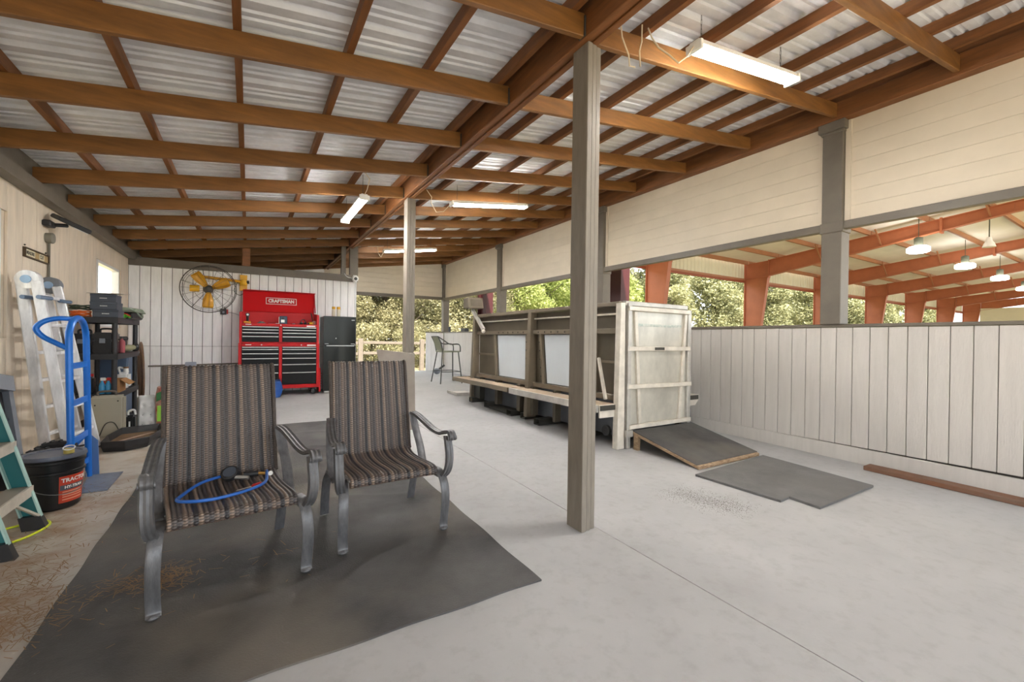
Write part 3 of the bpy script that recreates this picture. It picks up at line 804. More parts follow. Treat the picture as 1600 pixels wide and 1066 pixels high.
def armchair(label):
    t = thing('wicker_armchair', label, 'chair', group='wicker armchairs')
    seat = [(-0.255,0.352),(-0.283,0.362),(-0.285,0.385),(-0.262,0.402),(-0.18,0.402),(-0.02,0.388),(0.14,0.386),(0.235,0.412)]
    back = [(0.222,0.405),(0.240,0.435),(0.262,0.52),(0.300,0.70),(0.348,0.92),(0.372,1.005),(0.392,1.022),(0.408,1.005)]
    wicker(seat, 0.262, 0.262, 'seat', t, seed=3)
    bk = wicker(back, 0.262, 0.25, 'backrest', t, seed=4)
    for s in (-1, 1):
        MB().tube(crom([(s*0.264,y,z) for y, z in back], 4), 0.011, 8).build('edge_tube', bpy.data.materials.get('dark_wicker_wrap') or M('dark_wicker_wrap', srgb(78,68,62), 0.5, noise=(120,0.5,(1,1,1)), bump=(150,0.6)), bk, smooth=True)
    WR = bpy.data.materials['dark_wicker_wrap']
    WRF = bpy.data.materials.get('front_wicker_wrap') or M('front_wicker_wrap', srgb(118,96,82), 0.5, noise=(60,0.5,(1,0.1,0.1)), bump=(150,0.5))
    MB().tube([(-0.262,-0.265,0.366),(0.262,-0.265,0.366)], 0.017, 10).build('front_roll', WRF, t, smooth=True)
    for s in (-1, 1):
        x = 0.302*s
        fl_ = crom([(x*0.93,-0.19,0.365),(x*0.97,-0.245,0.355),(x,-0.298,0.295),(x*1.015,-0.312,0.20),(x*1.01,-0.300,0.09),(x*1.0,-0.300,0.03),(x*1.0,-0.315,0.012)], 6)
        MB().sweep(fl_, BARP, side=(1,0,0)).build('front_leg', FRAME, t, smooth=True)
        MB().sphere((x,-0.305,0.013), (0.027,0.022,0.014), 10, 6).build('foot', FRAME, t, smooth=True)
        rl_ = crom([(x*0.96,0.05,0.345),(x*0.98,0.13,0.34),(x,0.215,0.26),(x*1.0,0.262,0.13),(x*0.99,0.292,0.01)], 6)
        MB().sweep(rl_, BARP, side=(1,0,0)).build('rear_leg', FRAME, t, smooth=True)
        up_ = crom([(x*0.97,-0.205,0.335),(x*1.02,-0.268,0.335),(x*1.07,-0.310,0.385),(x*1.09,-0.318,0.46),(x*1.09,-0.296,0.545),(x*1.09,-0.278,0.590)], 6)
        MB().sweep(up_, BARP, side=(1,0,0)).build('arm_support', FRAME, t, smooth=True)
        ar_ = crom([(x*1.09,-0.345,0.578),(x*1.09,-0.352,0.600),(x*1.09,-0.325,0.622),(x*1.09,-0.265,0.612),(x*1.08,-0.19,0.588),(x*1.06,-0.08,0.590),(x*1.02,0.04,0.618),(x*0.97,0.15,0.648),(x*0.92,0.215,0.66)], 6)
        MB().sweep(ar_, BARP, side=(1,0,0)).build('armrest', FRAME, t, smooth=True)
        MB().tube([(x*1.09-0.03,-0.338,0.589),(x*1.09+0.03,-0.338,0.589)], 0.016, 10).build('arm_scroll', FRAME, t, smooth=True)
        bs_ = crom([(x*0.92,0.235,0.66),(x*0.95,0.195,0.56),(x*0.98,0.115,0.44),(x*0.97,0.045,0.345),(x*0.96,-0.02,0.320)], 6)
        MB().sweep(bs_, BARP, side=(1,0,0)).build('back_support', FRAME, t, smooth=True)
        MB().box(min(x*0.99,x*0.85),max(x*0.99,x*0.85),-0.20,-0.165,0.335,0.37).build('seat_bracket', WIRE, t)
        MB().box(min(x*0.99,x*0.85),max(x*0.99,x*0.85),0.05,0.085,0.315,0.35).build('seat_bracket', WIRE, t)
    return t
c1 = armchair('wicker armchair with blue air hose on its seat')
c2 = dup(c1); c2['label'] = 'empty wicker armchair nearer the taupe posts, farther right of the pair'
for c, (x, y, a) in ((c1, (-0.08, 2.685, 8.5)), (c2, (0.752, 2.83, 1.5))):
    c.location = (x, y, zf(y)+0.010); c.rotation_euler = (SLOPE, 0, math.radians(a))

# ---------------------------------------------------------------- equine treadmill
TAU = M('taupe_machine_paint', srgb(118,107,90), 0.45, 0.2, noise=(4,0.2,(1,1,1)))
TAUD = M('bronze_panel', srgb(96,88,74), 0.45, 0.3, noise=(3,0.2,(1,1,1)))
SLATE = M('slate_blue_steel', srgb(104,108,114), 0.5, 0.3, noise=(3,0.2,(1,1,1)))
ALU = M('dull_aluminium', srgb(196,192,184), 0.42, 0.45, noise=(6,0.25,(1,1,1)), bump=(30,0.08))
ALUW = M('pale_painted_tube', srgb(214,206,192), 0.45, 0.15, noise=(9,0.2,(1,1,1)))
PANEW = M('hazy_window', srgb(206,212,216), 0.25, 0.0, noise=(1.5,0.10,(1,1,0.4)), spec=0.6)
SHEET = M('scuffed_sheet_metal', srgb(206,202,190), 0.38, 0.45, noise=(2.5,0.25,(1.5,1,1)), bump=(10,0.05))
PLY = M('deck_plywood', srgb(166,146,124), 0.7, noise=(5,0.25,(1,0.3,1)), bump=(30,0.2))
DKS = M('dark_steel_channel', srgb(66,64,58), 0.5, 0.3)
tx = (4.1, 5.2, zf(5.2)); T = thing('equine_treadmill', 'long taupe steel equine treadmill with hazy windows and side deck', 'treadmill', tx)
def tp(name, mb, mat, par=None, bv=0.0, sm=False): return mb.build(name, mat, par or T, tx, bevel=bv, smooth=sm)
tp('base_tank', MB().box(3.66,4.62,3.56,6.95,0.15,0.60), SLATE, bv=0.01)
tp('belt_bed', MB().box(3.68,4.60,3.5,6.93,0.601,0.63), DKS)
# left wall frame
tp('top_rail', MB().box(3.50,3.60,3.46,7.08,1.655,1.705), TAU, bv=0.005)
tp('middle_rail', MB().box(3.535,3.60,3.52,7.0,1.345,1.405), TAU, bv=0.004)
tp('sill_rail', MB().box(3.535,3.60,3.52,7.0,0.585,0.65), TAU, bv=0.004)
tp('upper_panel', MB().box(3.602,3.622,3.52,7.0,1.405,1.655), TAUD)
tp('grab_pipe', MB().tube([(3.56,3.5,1.57),(3.56,7.0,1.57)],0.012,8), ALUW, sm=True)
for y, w, x0 in ((7.05,0.08,3.47),(5.23,0.09,3.47)):
    tp('rib_post', MB().hexa([(x0-0.03,y-w/2,0.14),(3.60,y-w/2,0.14),(3.60,y+w/2,0.14),(x0-0.03,y+w/2,0.14)],[(x0+0.03,y-w/2,1.70),(3.60,y-w/2,1.70),(3.60,y+w/2,1.70),(x0+0.03,y+w/2,1.70)]), TAU, bv=0.005)
for y, dy in ((6.36,0.09),(5.36,0.0),(5.02,0.10),(3.92,0.0)):
    tp('window_post', MB().bar((3.57,y-dy,0.65),(3.57,y,1.345),0.06,0.07,(1,0,0)), TAU, bv=0.004)
def rivets(pts, r=0.011):
    for p in pts: tp('bolt', MB().lathe([(r,0.0),(r,0.006),(r*0.5,0.009)], p, 8, axis=(-1,0,0)), DKS)
rivets([(3.534,y,1.375) for y in (6.2,6.05,5.9,5.75,5.6,5.45,5.05,4.9,4.75,4.6,4.45,4.3)])
rivets([(3.534,5.36,z) for z in (0.75,0.87,0.99,1.11,1.23)]+[(3.534,4.97+0.014*i,0.75+0.12*i) for i in range(5)])
for (ya, yb, yt) in ((5.39,6.24,6.31),(3.95,4.89,4.97)):
    tp('window_pane', MB().prism([(3.575,ya,0.65),(3.575,yb,0.65),(3.575,yt,1.345),(3.575,ya,1.345)],(0.01,0,0)), PANEW)
    tp('window_seal', MB().tube([(3.572,ya+0.005,0.655),(3.572,yb-0.005,0.655),(3.572,yt-0.005,1.34),(3.572,ya+0.005,1.34)],0.008,6,closed=True), DKS)
tp('side_panel', MB().prism([(3.60,6.35,0.65),(3.60,7.0,0.65),(3.60,7.0,1.345),(3.60,6.42,1.345)],(0.015,0,0)), TAUD)
tp('panel_stay', MB().bar((3.59,6.36,1.0),(3.59,7.0,1.0),0.03,0.03), TAU)
tp('side_panel', MB().box(3.60,3.615,3.55,3.89,0.65,1.345), TAUD)
tp('panel_stay', MB().bar((3.59,3.55,1.02),(3.59,3.88,1.02),0.03,0.03), TAU)
tp('narrow_panel', MB().box(3.60,3.615,5.06,5.33,0.65,1.345), TAUD)
tp('diagonal_strut', MB().bar((3.53,3.80,1.06),(3.46,3.60,0.60),0.03,0.03,(1,0,0)), ALUW)
# right wall
tp('right_wall', MB().box(4.62,4.66,3.5,7.05,0.15,1.69), TAUD)
tp('right_top_rail', MB().box(4.60,4.70,3.46,7.08,1.655,1.70), TAU, bv=0.005)
tp('far_crossbar', MB().box(3.60,4.60,7.02,7.08,1.60,1.70), TAU, bv=0.005)
# side deck
tp('deck_board', MB().box(3.26,3.535,5.40,7.35,0.535,0.555), PLY)
tp('deck_board', MB().box(3.26,3.535,3.50,5.36,0.535,0.555), PLY)
d1 = tp('deck_edge', MB().box(3.235,3.259,5.40,7.36,0.490,0.560), TAU, bv=0.003)
d2 = tp('deck_edge', MB().box(3.235,3.259,3.50,5.36,0.480,0.560), ALU, bv=0.003)
tp('deck_end', MB().box(3.26,3.53,3.475,3.499,0.42,0.560), ALUW, bv=0.003)
tp('deck_end', MB().box(3.26,3.53,3.465,3.474,0.50,0.556), DKS)
tp('deck_end', MB().box(3.24,3.60,7.36,7.385,0.48,0.56), TAU)
tp('deck_frame', MB().box(3.30,3.53,3.52,7.3,0.49,0.532), DKS)
# lower posts and channel feet
for y, w in ((6.93,0.30),(6.20,0.09),(5.52,0.09),(5.17,0.10),(4.62,0.06),(4.0,0.10)):
    tp('leg_post', MB().box(3.50,3.60,y-w/2,y+w/2,zf(y)+0.08,0.585), TAUD if w < 0.2 else DKS, bv=0.004)
for y, xa in ((6.98,3.42),(6.40,3.42),(5.62,3.40),(5.32,3.46),(4.88,3.40),(4.1,3.40)):
    z = zf(y)+0.002; m = MB(); h = 0.085; w = 0.13; q = 0.008
    m.box(xa,3.9,y-w/2,y+w/2,z,z+q); m.box(xa,3.9,y-w/2,y+w/2,z+h-q,z+h); m.box(xa,3.9,y-w/2,y-w/2+q,z+q,z+h-q); m.box(xa,3.9,y+w/2-q,y+w/2,z+q,z+h-q)
    tp('channel_foot', m, DKS)
tp('drip_pan', MB().hexa([(3.42,5.72,zf(5.7)+0.002),(3.9,5.72,zf(5.7)+0.002),(3.9,6.3,zf(6.3)+0.002),(3.42,6.3,zf(6.3)+0.002)],[(3.40,5.70,zf(5.7)+0.04),(3.9,5.70,zf(5.7)+0.04),(3.9,6.32,zf(6.3)+0.04),(3.40,6.32,zf(6.3)+0.04)]), DKS)
tp('caster', MB().lathe([(0.02,-0.02),(0.06,-0.018),(0.06,0.018),(0.02,0.02)], (3.50,3.62,0.24), 16, axis=(1,0,0)), WIRE, sm=True)
# near end gate
gt = tp('gate_post', MB().hexa([(3.47,3.42,zf(3.4)+0.002),(3.58,3.42,zf(3.4)+0.002),(3.58,3.5,zf(3.4)+0.002),(3.47,3.5,zf(3.4)+0.002)],[(3.50,3.42,1.69),(3.57,3.42,1.69),(3.57,3.5,1.69),(3.50,3.5,1.69)]), ALUW, bv=0.005)
tp('gate_post', MB().box(3.60,3.655,3.40,3.46,zf(3.4)+0.002,1.69), ALU, bv=0.005)
tp('gate_post', MB().box(4.64,4.70,3.40,3.5,0.25,1.66), ALU, bv=0.005)
gate = tp('gate_sheet', MB().box(3.665,4.635,3.435,3.45,0.29,1.66), SHEET)
tp('gate_cap', MB().box(3.58,4.66,3.425,3.56,1.661,1.715), ALU, gate, bv=0.006)
for (xa, za, xb, zb) in ((3.60,1.63,4.66,1.628),(3.60,1.18,4.67,1.18),(3.60,0.755,4.70,0.745),(3.63,0.30,4.70,0.306)):
    tp('gate_rail', MB().bar((xa,3.405,za),(xb,3.405,zb),0.035,0.05), ALUW, gate, bv=0.004)
tp('gate_brace', MB().bar((3.725,3.42,1.60),(3.815,3.42,0.325),0.03,0.045,(1,0,0)), ALUW, gate, bv=0.003)
tp('gate_brace', MB().bar((4.61,3.42,1.60),(4.50,3.42,0.325),0.03,0.045,(1,0,0)), ALUW, gate, bv=0.003)
tp('latch_plate', MB().box(4.02,4.18,3.38,3.387,1.165,1.195), DKS, gate)
tp('stencil_strip', MB().box(3.77,4.54,3.430,3.4345,1.435,1.465), M('faded_stencil', srgb(128,150,142), 0.5, noise=(28,0.9,(1,1,1)), col2=srgb(206,202,190)), gate)
tp('hinge', MB().box(3.585,3.665,3.39,3.40,1.15,1.21), ALU, gate); tp('hinge', MB().box(3.585,3.665,3.39,3.40,0.73,0.79), ALU, gate)
tp('hinge_bracket', MB().box(3.56,3.66,3.37,3.40,0.20,0.27), ALU)
tp('motor_box', MB().box(4.72,5.02,3.62,3.95,0.07,0.40), SLATE, bv=0.008)
tp('bumper_plate', MB().hexa([(4.72,3.58,0.43),(5.05,3.58,0.43),(5.05,3.95,0.43),(4.72,3.95,0.43)],[(4.72,3.56,0.50),(5.09,3.56,0.50),(5.09,3.95,0.50),(4.72,3.95,0.50)]), ALUW, bv=0.004)
tp('bumper_strip', MB().box(4.73,5.08,3.555,3.56,0.51,0.565), DKS)
tp('bumper_strip', MB().box(4.72,5.09,3.561,3.95,0.501,0.57), ALUW)
# control box on an arm at the far end
cb = tp('control_arm', MB().bar((3.50,7.12,1.80),(3.47,6.62,1.43),0.06,0.05), ALU, bv=0.004)
tp('arm_knob', MB().sphere((3.46,6.60,1.40),0.035), ALUW, cb, sm=True)
tp('control_box', MB().hexa([(3.36,6.98,1.82),(3.66,6.98,1.82),(3.66,7.22,1.82),(3.36,7.22,1.82)],[(3.36,7.02,2.02),(3.66,7.02,2.02),(3.66,7.22,2.0),(3.36,7.22,2.0)]), TAU, cb, bv=0.008)
tp('screen', MB().hexa([(3.40,6.973,1.86),(3.62,6.973,1.86),(3.62,6.979,1.86),(3.40,6.979,1.86)],[(3.40,7.006,1.98),(3.62,7.006,1.98),(3.62,7.012,1.98),(3.40,7.012,1.98)]), TAUD, cb)

# ---------------------------------------------------------------- ramp, stall mat, plank
RW = M('splintered_plywood_edge', srgb(186,160,128), 0.8, noise=(20,0.6,(1,1,4)), col2=srgb(110,84,60))
tr_ = thing('loading_ramp', 'plywood ramp topped with black rubber against the treadmill gate', 'ramp', (4.15,2.95,zf(2.95)))
o = (4.15,2.95,zf(2.95))
def ramp(z0a, z0b, z1a, z1b, x0, x1, ya, yb, mat, nm):
    return MB().hexa([(x0,ya,z0a),(x1,ya,z0a),(x1,yb,z0b),(x0,yb,z0b)],[(x0,ya,z1a),(x1,ya,z1a),(x1,yb,z1b),(x0,yb,z1b)]).build(nm, mat, tr_, o, bevel=0.002)
ramp(zf(2.55)+0.002, 0.225, zf(2.55)+0.032, 0.255, 3.66, 4.70, 2.545, 3.37, RW, 'plywood_deck')
ramp(zf(2.55)+0.034, 0.257, zf(2.55)+0.044, 0.268, 3.665, 4.705, 2.57, 3.38, RUB, 'rubber_surface')
MB().box(3.66,3.70,3.30,3.36,zf(3.3),0.222).build('support_leg', RW, tr_, o); MB().box(4.6,4.64,3.30,3.36,zf(3.3),0.222).build('support_leg', RW, tr_, o)
m = MB(); pts = [(3.47,2.45),(3.515,1.735),(3.665,1.745),(3.642,1.52),(4.62,1.526),(4.706,2.512)]
m.prism([(x,y,zf(y)+0.001) for x, y in pts[::-1]], (0,0,0.02))
sm_ = mark(m.build('stall_mat', RUBG, bevel=0.003), 'flat grey rubber stall mat with a notched edge below the ramp', 'mat')
OLD = M('old_stained_timber', srgb(112,92,78), 0.75, noise=(4,0.45,(6,0.7,6)), bump=(30,0.4), col2=srgb(120,74,46))
m = MB(); m.hexa([(5.15,-0.6,zf(-0.6)+.001),(5.30,-0.6,zf(-0.6)+.001),(5.30,1.785,zf(1.8)+.001),(5.15,1.785,zf(1.8)+.001)],[(5.15,-0.6,zf(-0.6)+0.042),(5.30,-0.6,zf(-0.6)+0.042),(5.30,1.785,zf(1.8)+0.042),(5.15,1.785,zf(1.8)+0.042)])
mark(m.build('floor_plank', OLD, bevel=0.004), 'weathered brown timber plank lying along the white half wall', 'plank')

# ---------------------------------------------------------------- bar stool by the far opening
BLKM = M('black_powder_coat', srgb(70,72,68), 0.45, 0.3)
MESHF = M('grey_mesh_fabric', srgb(140,142,120), 0.7)
so = (4.2, 9.95, zf(9.95)); st = thing('bar_stool', 'tall black metal bar stool with arms near the far opening', 'stool', so)
def sp(name, mb, mat, sm=True): return mb.build(name, mat, st, so, smooth=sm)
zs = 0.93; z0 = zf(9.95)
for (x, y, xt, yt) in ((3.91,9.62,4.0,9.75),(4.46,9.60,4.42,9.75),(3.90,10.20,4.0,10.1),(4.50,10.25,4.42,10.1)):
    sp('leg', MB().tube([(x,y,zf(y)),(xt,yt,zs)],0.014,8), BLKM)
sp('seat', MB().box(3.98,4.44,9.72,10.14,zs,zs+0.03), MESHF, False)
sp('backrest', MB().hexa([(4.0,9.74,zs+0.04),(4.03,9.74,zs+0.04),(4.03,10.12,zs+0.04),(4.0,10.12,zs+0.04)],[(3.88,9.74,1.30),(3.905,9.74,1.30),(3.905,10.12,1.30),(3.88,10.12,1.30)]), MESHF, False)
for y in (9.72, 10.14):
    sp('back_tube', MB().tube(crom([(4.0,y,zs),(3.95,y,1.15),(3.87,y,1.31)],5),0.014,8), BLKM)
    sp('arm', MB().tube(crom([(3.87,y,1.31),(4.02,y,1.22),(4.18,y,1.13),(4.38,y,1.13),(4.45,y,1.08),(4.46,y,0.94)],6),0.014,8), BLKM)
sp('top_tube', MB().tube([(3.87,9.72,1.31),(3.87,10.14,1.31)],0.014,8), BLKM)
for a, c in (((3.95,9.66),(4.45,9.65)),((3.95,10.17),(4.47,10.2)),((4.45,9.65),(4.47,10.2))):
    sp('foot_rest', MB().tube([(a[0],a[1],z0+0.28),(c[0],c[1],z0+0.28)],0.010,6), BLKM)

# ---------------------------------------------------------------- board leaning on the second post
GB = M('grey_chipboard', srgb(140,130,120), 0.7, noise=(6,0.12,(1,1,1)))
m = MB(); y = 5.45
m.prism([(1.40,5.60,1.11),(1.90,5.60,1.055),(1.82,5.30,zf(5.3)+0.008),(1.50,5.30,zf(5.3)+0.008)], (0,0.018,0.004))
mark(m.build('leaning_board', GB), 'grey tapered board leaning on the second post behind a chair', 'board')
MB().box(-1.80,-1.76,-3.34,13.15,2.666,2.905).build('blocking_board', TRIM, ceil)
def flat_text(txt, size, name, mat, parent, M4, ext=0.001, bend=None, squash=1.0, boldness=0.03):
    """printed lettering as a thin mesh; M4 places the x-y text plane"""
    cu = bpy.data.curves.new(name, 'FONT'); cu.body = txt; cu.size = size; cu.align_x = 'CENTER'; cu.align_y = 'CENTER'; cu.extrude = ext; cu.resolution_u = 2
    cu.offset = size*boldness
    ob = bpy.data.objects.new(name, cu); COL.objects.link(ob)
    dg = bpy.context.evaluated_depsgraph_get(); dg.update()
    me = bpy.data.meshes.new_from_object(ob.evaluated_get(dg))
    bpy.data.objects.remove(ob); bpy.data.curves.remove(cu)
    for v in me.vertices:
        p = Vector((v.co.x*squash, v.co.y, v.co.z))
        v.co = bend(p) if bend else M4 @ p
    me.name = name; me.materials.clear(); me.materials.append(mat)
    o = bpy.data.objects.new(name, me); COL.objects.link(o); o.parent = parent
    return o
def face_negy(x, y, z):   # text plane facing -Y
    return Matrix(((1,0,0,x),(0,0,-1,y),(0,1,0,z),(0,0,0,1)))
def face_posx(x, y, z):   # text plane facing +X, reading along +Y
    return Matrix(((0,0,1,x),(1,0,0,y),(0,1,0,z),(0,0,0,1)))
BLK = M('black_plastic', srgb(40,40,42), 0.5, noise=(8,0.3,(1,1,1)))
BLK2 = M('glossy_black_plastic', srgb(26,26,28), 0.28)
DGREY = M('dark_grey_card', srgb(72,78,88), 0.6)
WHITE = M('white_plastic', srgb(228,228,226), 0.4)
INK = M('white_print', srgb(236,236,232), 0.5)
DINK = M('dark_print', srgb(40,36,34), 0.6)
REDP = M('red_plastic', srgb(206,36,34), 0.4)
BLUE = M('blue_enamel', srgb(28,116,212), 0.32, 0.1, noise=(5,0.12,(1,1,1)))
YEL = M('yellow_paint', srgb(226,170,20), 0.4, noise=(6,0.2,(1,1,1)))
GRN = M('green_plastic', srgb(84,176,40), 0.45)
CARD = M('brown_cardboard', srgb(178,132,84), 0.8, noise=(5,0.12,(1,1,1)))
BEIGE = M('beige_plastic', srgb(172,166,148), 0.5)
CLEARB = M('blue_liquid_bottle', srgb(70,160,210), 0.2)
GREY = M('grey_plastic', srgb(122,126,134), 0.5)

# ---------------------------------------------------------------- multi-position ladder leaning on the left wall
LAL = M('scuffed_aluminium', srgb(232,232,234), 0.4, 0.15, noise=(4,0.3,(4,4,1)), bump=(40,0.1))
f0 = Vector((-1.50,5.75,zf(5.75)))
ld = thing('folding_ladder', 'scuffed aluminium folding ladder leaning against the beige wall', 'ladder', tuple(f0))
def lp(name, mb, mat, par=None, bv=0.0, sm=False): return mb.build(name, mat, par or ld, tuple(f0), bevel=bv, smooth=sm)
RA = (Vector((-1.70,5.45,1.72)), Vector((-1.59,5.66,0.115))); RB = (Vector((-1.585,5.38,1.72)), Vector((-1.385,5.47,0.112)))
RC = (Vector((-1.60,5.90,1.72)), Vector((-1.31,5.93,0.12))); RD = (Vector((-1.705,5.98,1.72)), Vector((-1.46,6.06,0.122)))
HB1 = M('hub_pale_blue', srgb(150,180,214), 0.5); KNB = M('knob_bluegrey', srgb(104,124,150), 0.5)
for (t_, b_), w in ((RA,0.085),(RB,0.085),(RC,0.045),(RD,0.045)):
    lp('rail', MB().bar(b_, t_, w, 0.07, (1,0.15,0)), LAL, bv=0.008)
    lp('rubber_foot', MB().bar(b_+(b_-t_).normalized()*0.012, b_, w+0.008, 0.078, (1,0.15,0)), BLK)
for P_, Q_ in ((RA,RD),(RB,RC)):
    for i in range(6):
        f_ = 0.13+0.158*i
        lp('rung', MB().bar(P_[1].lerp(P_[0],f_), Q_[1].lerp(Q_[0],f_), 0.045, 0.030), LAL, bv=0.004)
for P_, Q_ in ((RA,RB),(RD,RC)):
    c = (P_[0]+Q_[0])/2; ax = Vector((0.15,1,0)).normalized()
    lp('hinge_disc', MB().lathe([(0.03,-0.04),(0.08,-0.034),(0.08,0.034),(0.03,0.04)], tuple(c+Vector((0,0,0.01))), 20, axis=tuple(ax)), GREY if P_ is RD else LAL, sm=True)
    lp('hinge_hub', MB().lathe([(0.035,0.0),(0.035,0.012)], tuple(c+Vector((0,0,0.01))-ax*0.052), 14, axis=tuple(ax)), HB1)
for P_ in (RA, RB, RC):
    k = P_[0].lerp(P_[1],0.09)
    lp('lock_knob', MB().tube([k+Vector((0.02,-0.10,0)), k+Vector((0.05,0.07,0))], 0.018, 10), KNB, sm=True)

# ---------------------------------------------------------------- blue hand truck
ho = (-1.10,4.6,zf(4.6)); ht = thing('hand_truck', 'bright blue tubular hand truck standing before the shelf', 'hand truck', ho)
def hp(name, mb, mat, sm=True, bv=0.0): return mb.build(name, mat, ht, ho, smooth=sm, bevel=bv)
ya, yb, xx = 4.40, 4.80, -1.105; zb_ = zf(4.6)
lean = lambda z: xx-0.02*(z-zb_)
hp('frame_tube', MB().tube([(lean(0.1),ya,zb_+0.015),(lean(1.25),ya,1.22)]+[(lean(1.3), (ya+yb)/2-0.2*math.cos(a), 1.22+0.165*math.sin(a)) for a in [math.pi*k/10 for k in range(1,10)]]+[(lean(1.25),yb,1.22),(lean(0.1),yb,zb_+0.015)], 0.022, 12), BLUE)
hp('loop_handle', MB().tube(crom([(lean(1.37),ya+0.14,1.372),(lean(1.36)-0.06,ya+0.04,1.374),(lean(1.33)-0.125,ya,1.35),(lean(1.3)-0.165,ya-0.01,1.30),(lean(1.25)-0.14,ya,1.245),(lean(1.2)-0.08,ya,1.20),(lean(1.15),ya,1.15)],6),0.018,10), BLUE)
for z in (1.02,0.74,0.46,0.24):
    hp('crossbar', MB().bar((lean(z),ya,z),(lean(z),yb,z),0.012,0.045), BLUE, False)
hp('side_plate', MB().prism([(xx-0.005,yb+0.015,zb_+0.02),(xx+0.0,yb+0.015,zb_+0.36),(xx+0.05,yb+0.015,zb_+0.30),(xx+0.06,yb+0.015,zb_+0.02)],(0,0.008,0)), M('pale_blue_plate', srgb(96,132,184), 0.5), False)
hp('toe_plate', MB().hexa([(-1.10,4.36,zf(4.36)+.002),(-0.90,4.36,zf(4.36)+.002),(-0.90,4.84,zf(4.84)+.002),(-1.10,4.84,zf(4.84)+.002)],[(-1.10,4.36,zf(4.36)+.010),(-0.90,4.36,zf(4.36)+.010),(-0.90,4.84,zf(4.84)+.010),(-1.10,4.84,zf(4.84)+.010)]), M('worn_steel_plate', srgb(126,134,150), 0.5, 0.4, noise=(6,0.3,(1,1,1))), False)
hp('axle', MB().tube([(-1.28,4.30,zb_+0.15),(-1.28,4.90,zb_+0.15)],0.012,8), DKS)
hp('axle_stay', MB().bar((-1.28,4.45,zb_+0.15),(lean(0.5),4.41,0.46),0.01,0.03), BLUE, False); hp('axle_stay', MB().bar((-1.28,4.75,zb_+0.15),(lean(0.5),4.79,0.46),0.01,0.03), BLUE, False)
def wheel(par, org, c, r, w, ax, mat, hub):
    m = MB(); m.lathe([(r*0.55,-w*0.45),(r*0.9,-w*0.5),(r,-w*0.3),(r,w*0.3),(r*0.9,w*0.5),(r*0.55,w*0.45)], c, 26, axis=ax, capb=True, capt=True)
    t_ = m.build('tire', mat, par, org, smooth=True)
    MB().lathe([(r*0.5,-w*0.52),(r*0.5,w*0.52)], c, 18, axis=ax).build('hub', hub, t_, org, smooth=True)
    m = MB(); n = 22
    for i in range(n):
        a = 2*math.pi*i/n; e1 = Vector((1,0,0)); e2 = Vector((0,0,1))
        p = Vector(c)+e1*math.cos(a)*r*1.005+e2*math.sin(a)*r*1.005
        m.bar(p+Vector(ax)*(-w*0.32), p+Vector(ax)*(w*0.32), 0.014, 0.014, (e1*math.cos(a)+e2*math.sin(a)))
    m.build('tread', mat, t_, org)['kind'] = 'stuff'
TIRE = M('tire_rubber', srgb(38,38,40), 0.8, bump=(40,0.3))
for y in (4.47, 4.74): wheel(ht, ho, (-1.28,y,zb_+0.17), 0.165, 0.085, (0,1,0), TIRE, GREY)

# ---------------------------------------------------------------- black bucket with red label
bo = (-1.135,4.18-0.02,zf(4.16)); bk = thing('bucket', 'black plastic pail with red printed label beside the stepladder', 'bucket', bo)
R0, R1, HB = 0.135, 0.155, 0.37
MB().lathe([(R0-0.012,0.0),(R0,0.012),(R0+0.014,0.24),(R1+0.004,0.245),(R1+0.004,0.258),(R1-0.004,0.262),(R1-0.001,0.31),(R1+0.006,0.315),(R1+0.006,0.33),(R1,0.335),(R1+0.001,0.35)], (0,0,0.0), 40).build('pail', BLK2, bk, smooth=True)
ldm = MB().lathe([(R1+0.010,0.343),(R1+0.012,0.352),(R1+0.008,0.368),(R1-0.012,0.368),(R1-0.018,0.358),(0.001,0.356)], (0,0,0.0), 40).build('lid', M('scuffed_pail_lid', srgb(92,96,110), 0.4, noise=(5,0.35,(1,1,1))), bk, smooth=True)
sp_ = MB().lathe([(0.028,0.0),(0.028,0.03),(0.02,0.034)], (0.075,0.0,0.357), 16).build('spout_cap', M('amber_cap', srgb(190,170,90), 0.4), ldm, smooth=True)
MB().tube([(0.075+0.03*math.cos(a), 0.028*math.sin(a), 0.394+0.01*math.sin(a)) for a in [2*math.pi*k/14 for k in range(14)]], 0.004, 6, closed=True).build('pull_ring', WHITE, sp_, smooth=True)
def onb(ang, z, dr=0.0015):
    r = R0+0.014*(z/0.24)+dr; return (r*math.sin(ang), -r*math.cos(ang), z)
m = MB(); A0_, A1_ = math.radians(25), math.radians(92); n = 14
for z in (0.045, 0.225):
    for i in range(n+1): m.v.append(onb(A0_+(A1_-A0_)*i/n, z, 0.001))
for i in range(n): m.f.append((i,i+1,n+2+i,n+1+i))
lbl = m.build('label', M('red_label', srgb(196,62,34), 0.45), bk)
def bendb(zc, ac):
    def f(p): return Vector(onb(ac+p.x/0.145, zc+p.y, 0.0025+p.z))
    return f
flat_text('TRACTOR', 0.036, 'label_text', INK, lbl, None, 0.0004, bendb(0.195, math.radians(62)))
flat_text('HY-TRAN', 0.026, 'label_text', INK, lbl, None, 0.0004, bendb(0.148, math.radians(58)))
m = MB()
for zc, hh, a0, a1 in ((0.147,0.036,27,88),): 
    for z in (zc-hh/2, zc+hh/2):
        for i in range(n+1): m.v.append(onb(math.radians(a0+(a1-a0)*i/n), z, 0.0016))
    for i in range(n): m.f.append((i,i+1,n+2+i,n+1+i))
m.build('label_band', DGREY, lbl)
for zc in (0.118, 0.10, 0.085, 0.066):
    m = MB()
    for z in (zc-0.003, zc+0.003):
        for i in range(n+1): m.v.append(onb(math.radians(32+50*i/n), z, 0.0022))
    for i in range(n): m.f.append((i,i+1,n+2+i,n+1+i))
    m.build('label_line', M('label_line_%d' % int(zc*1000), srgb(232,170,140), 0.5), lbl)
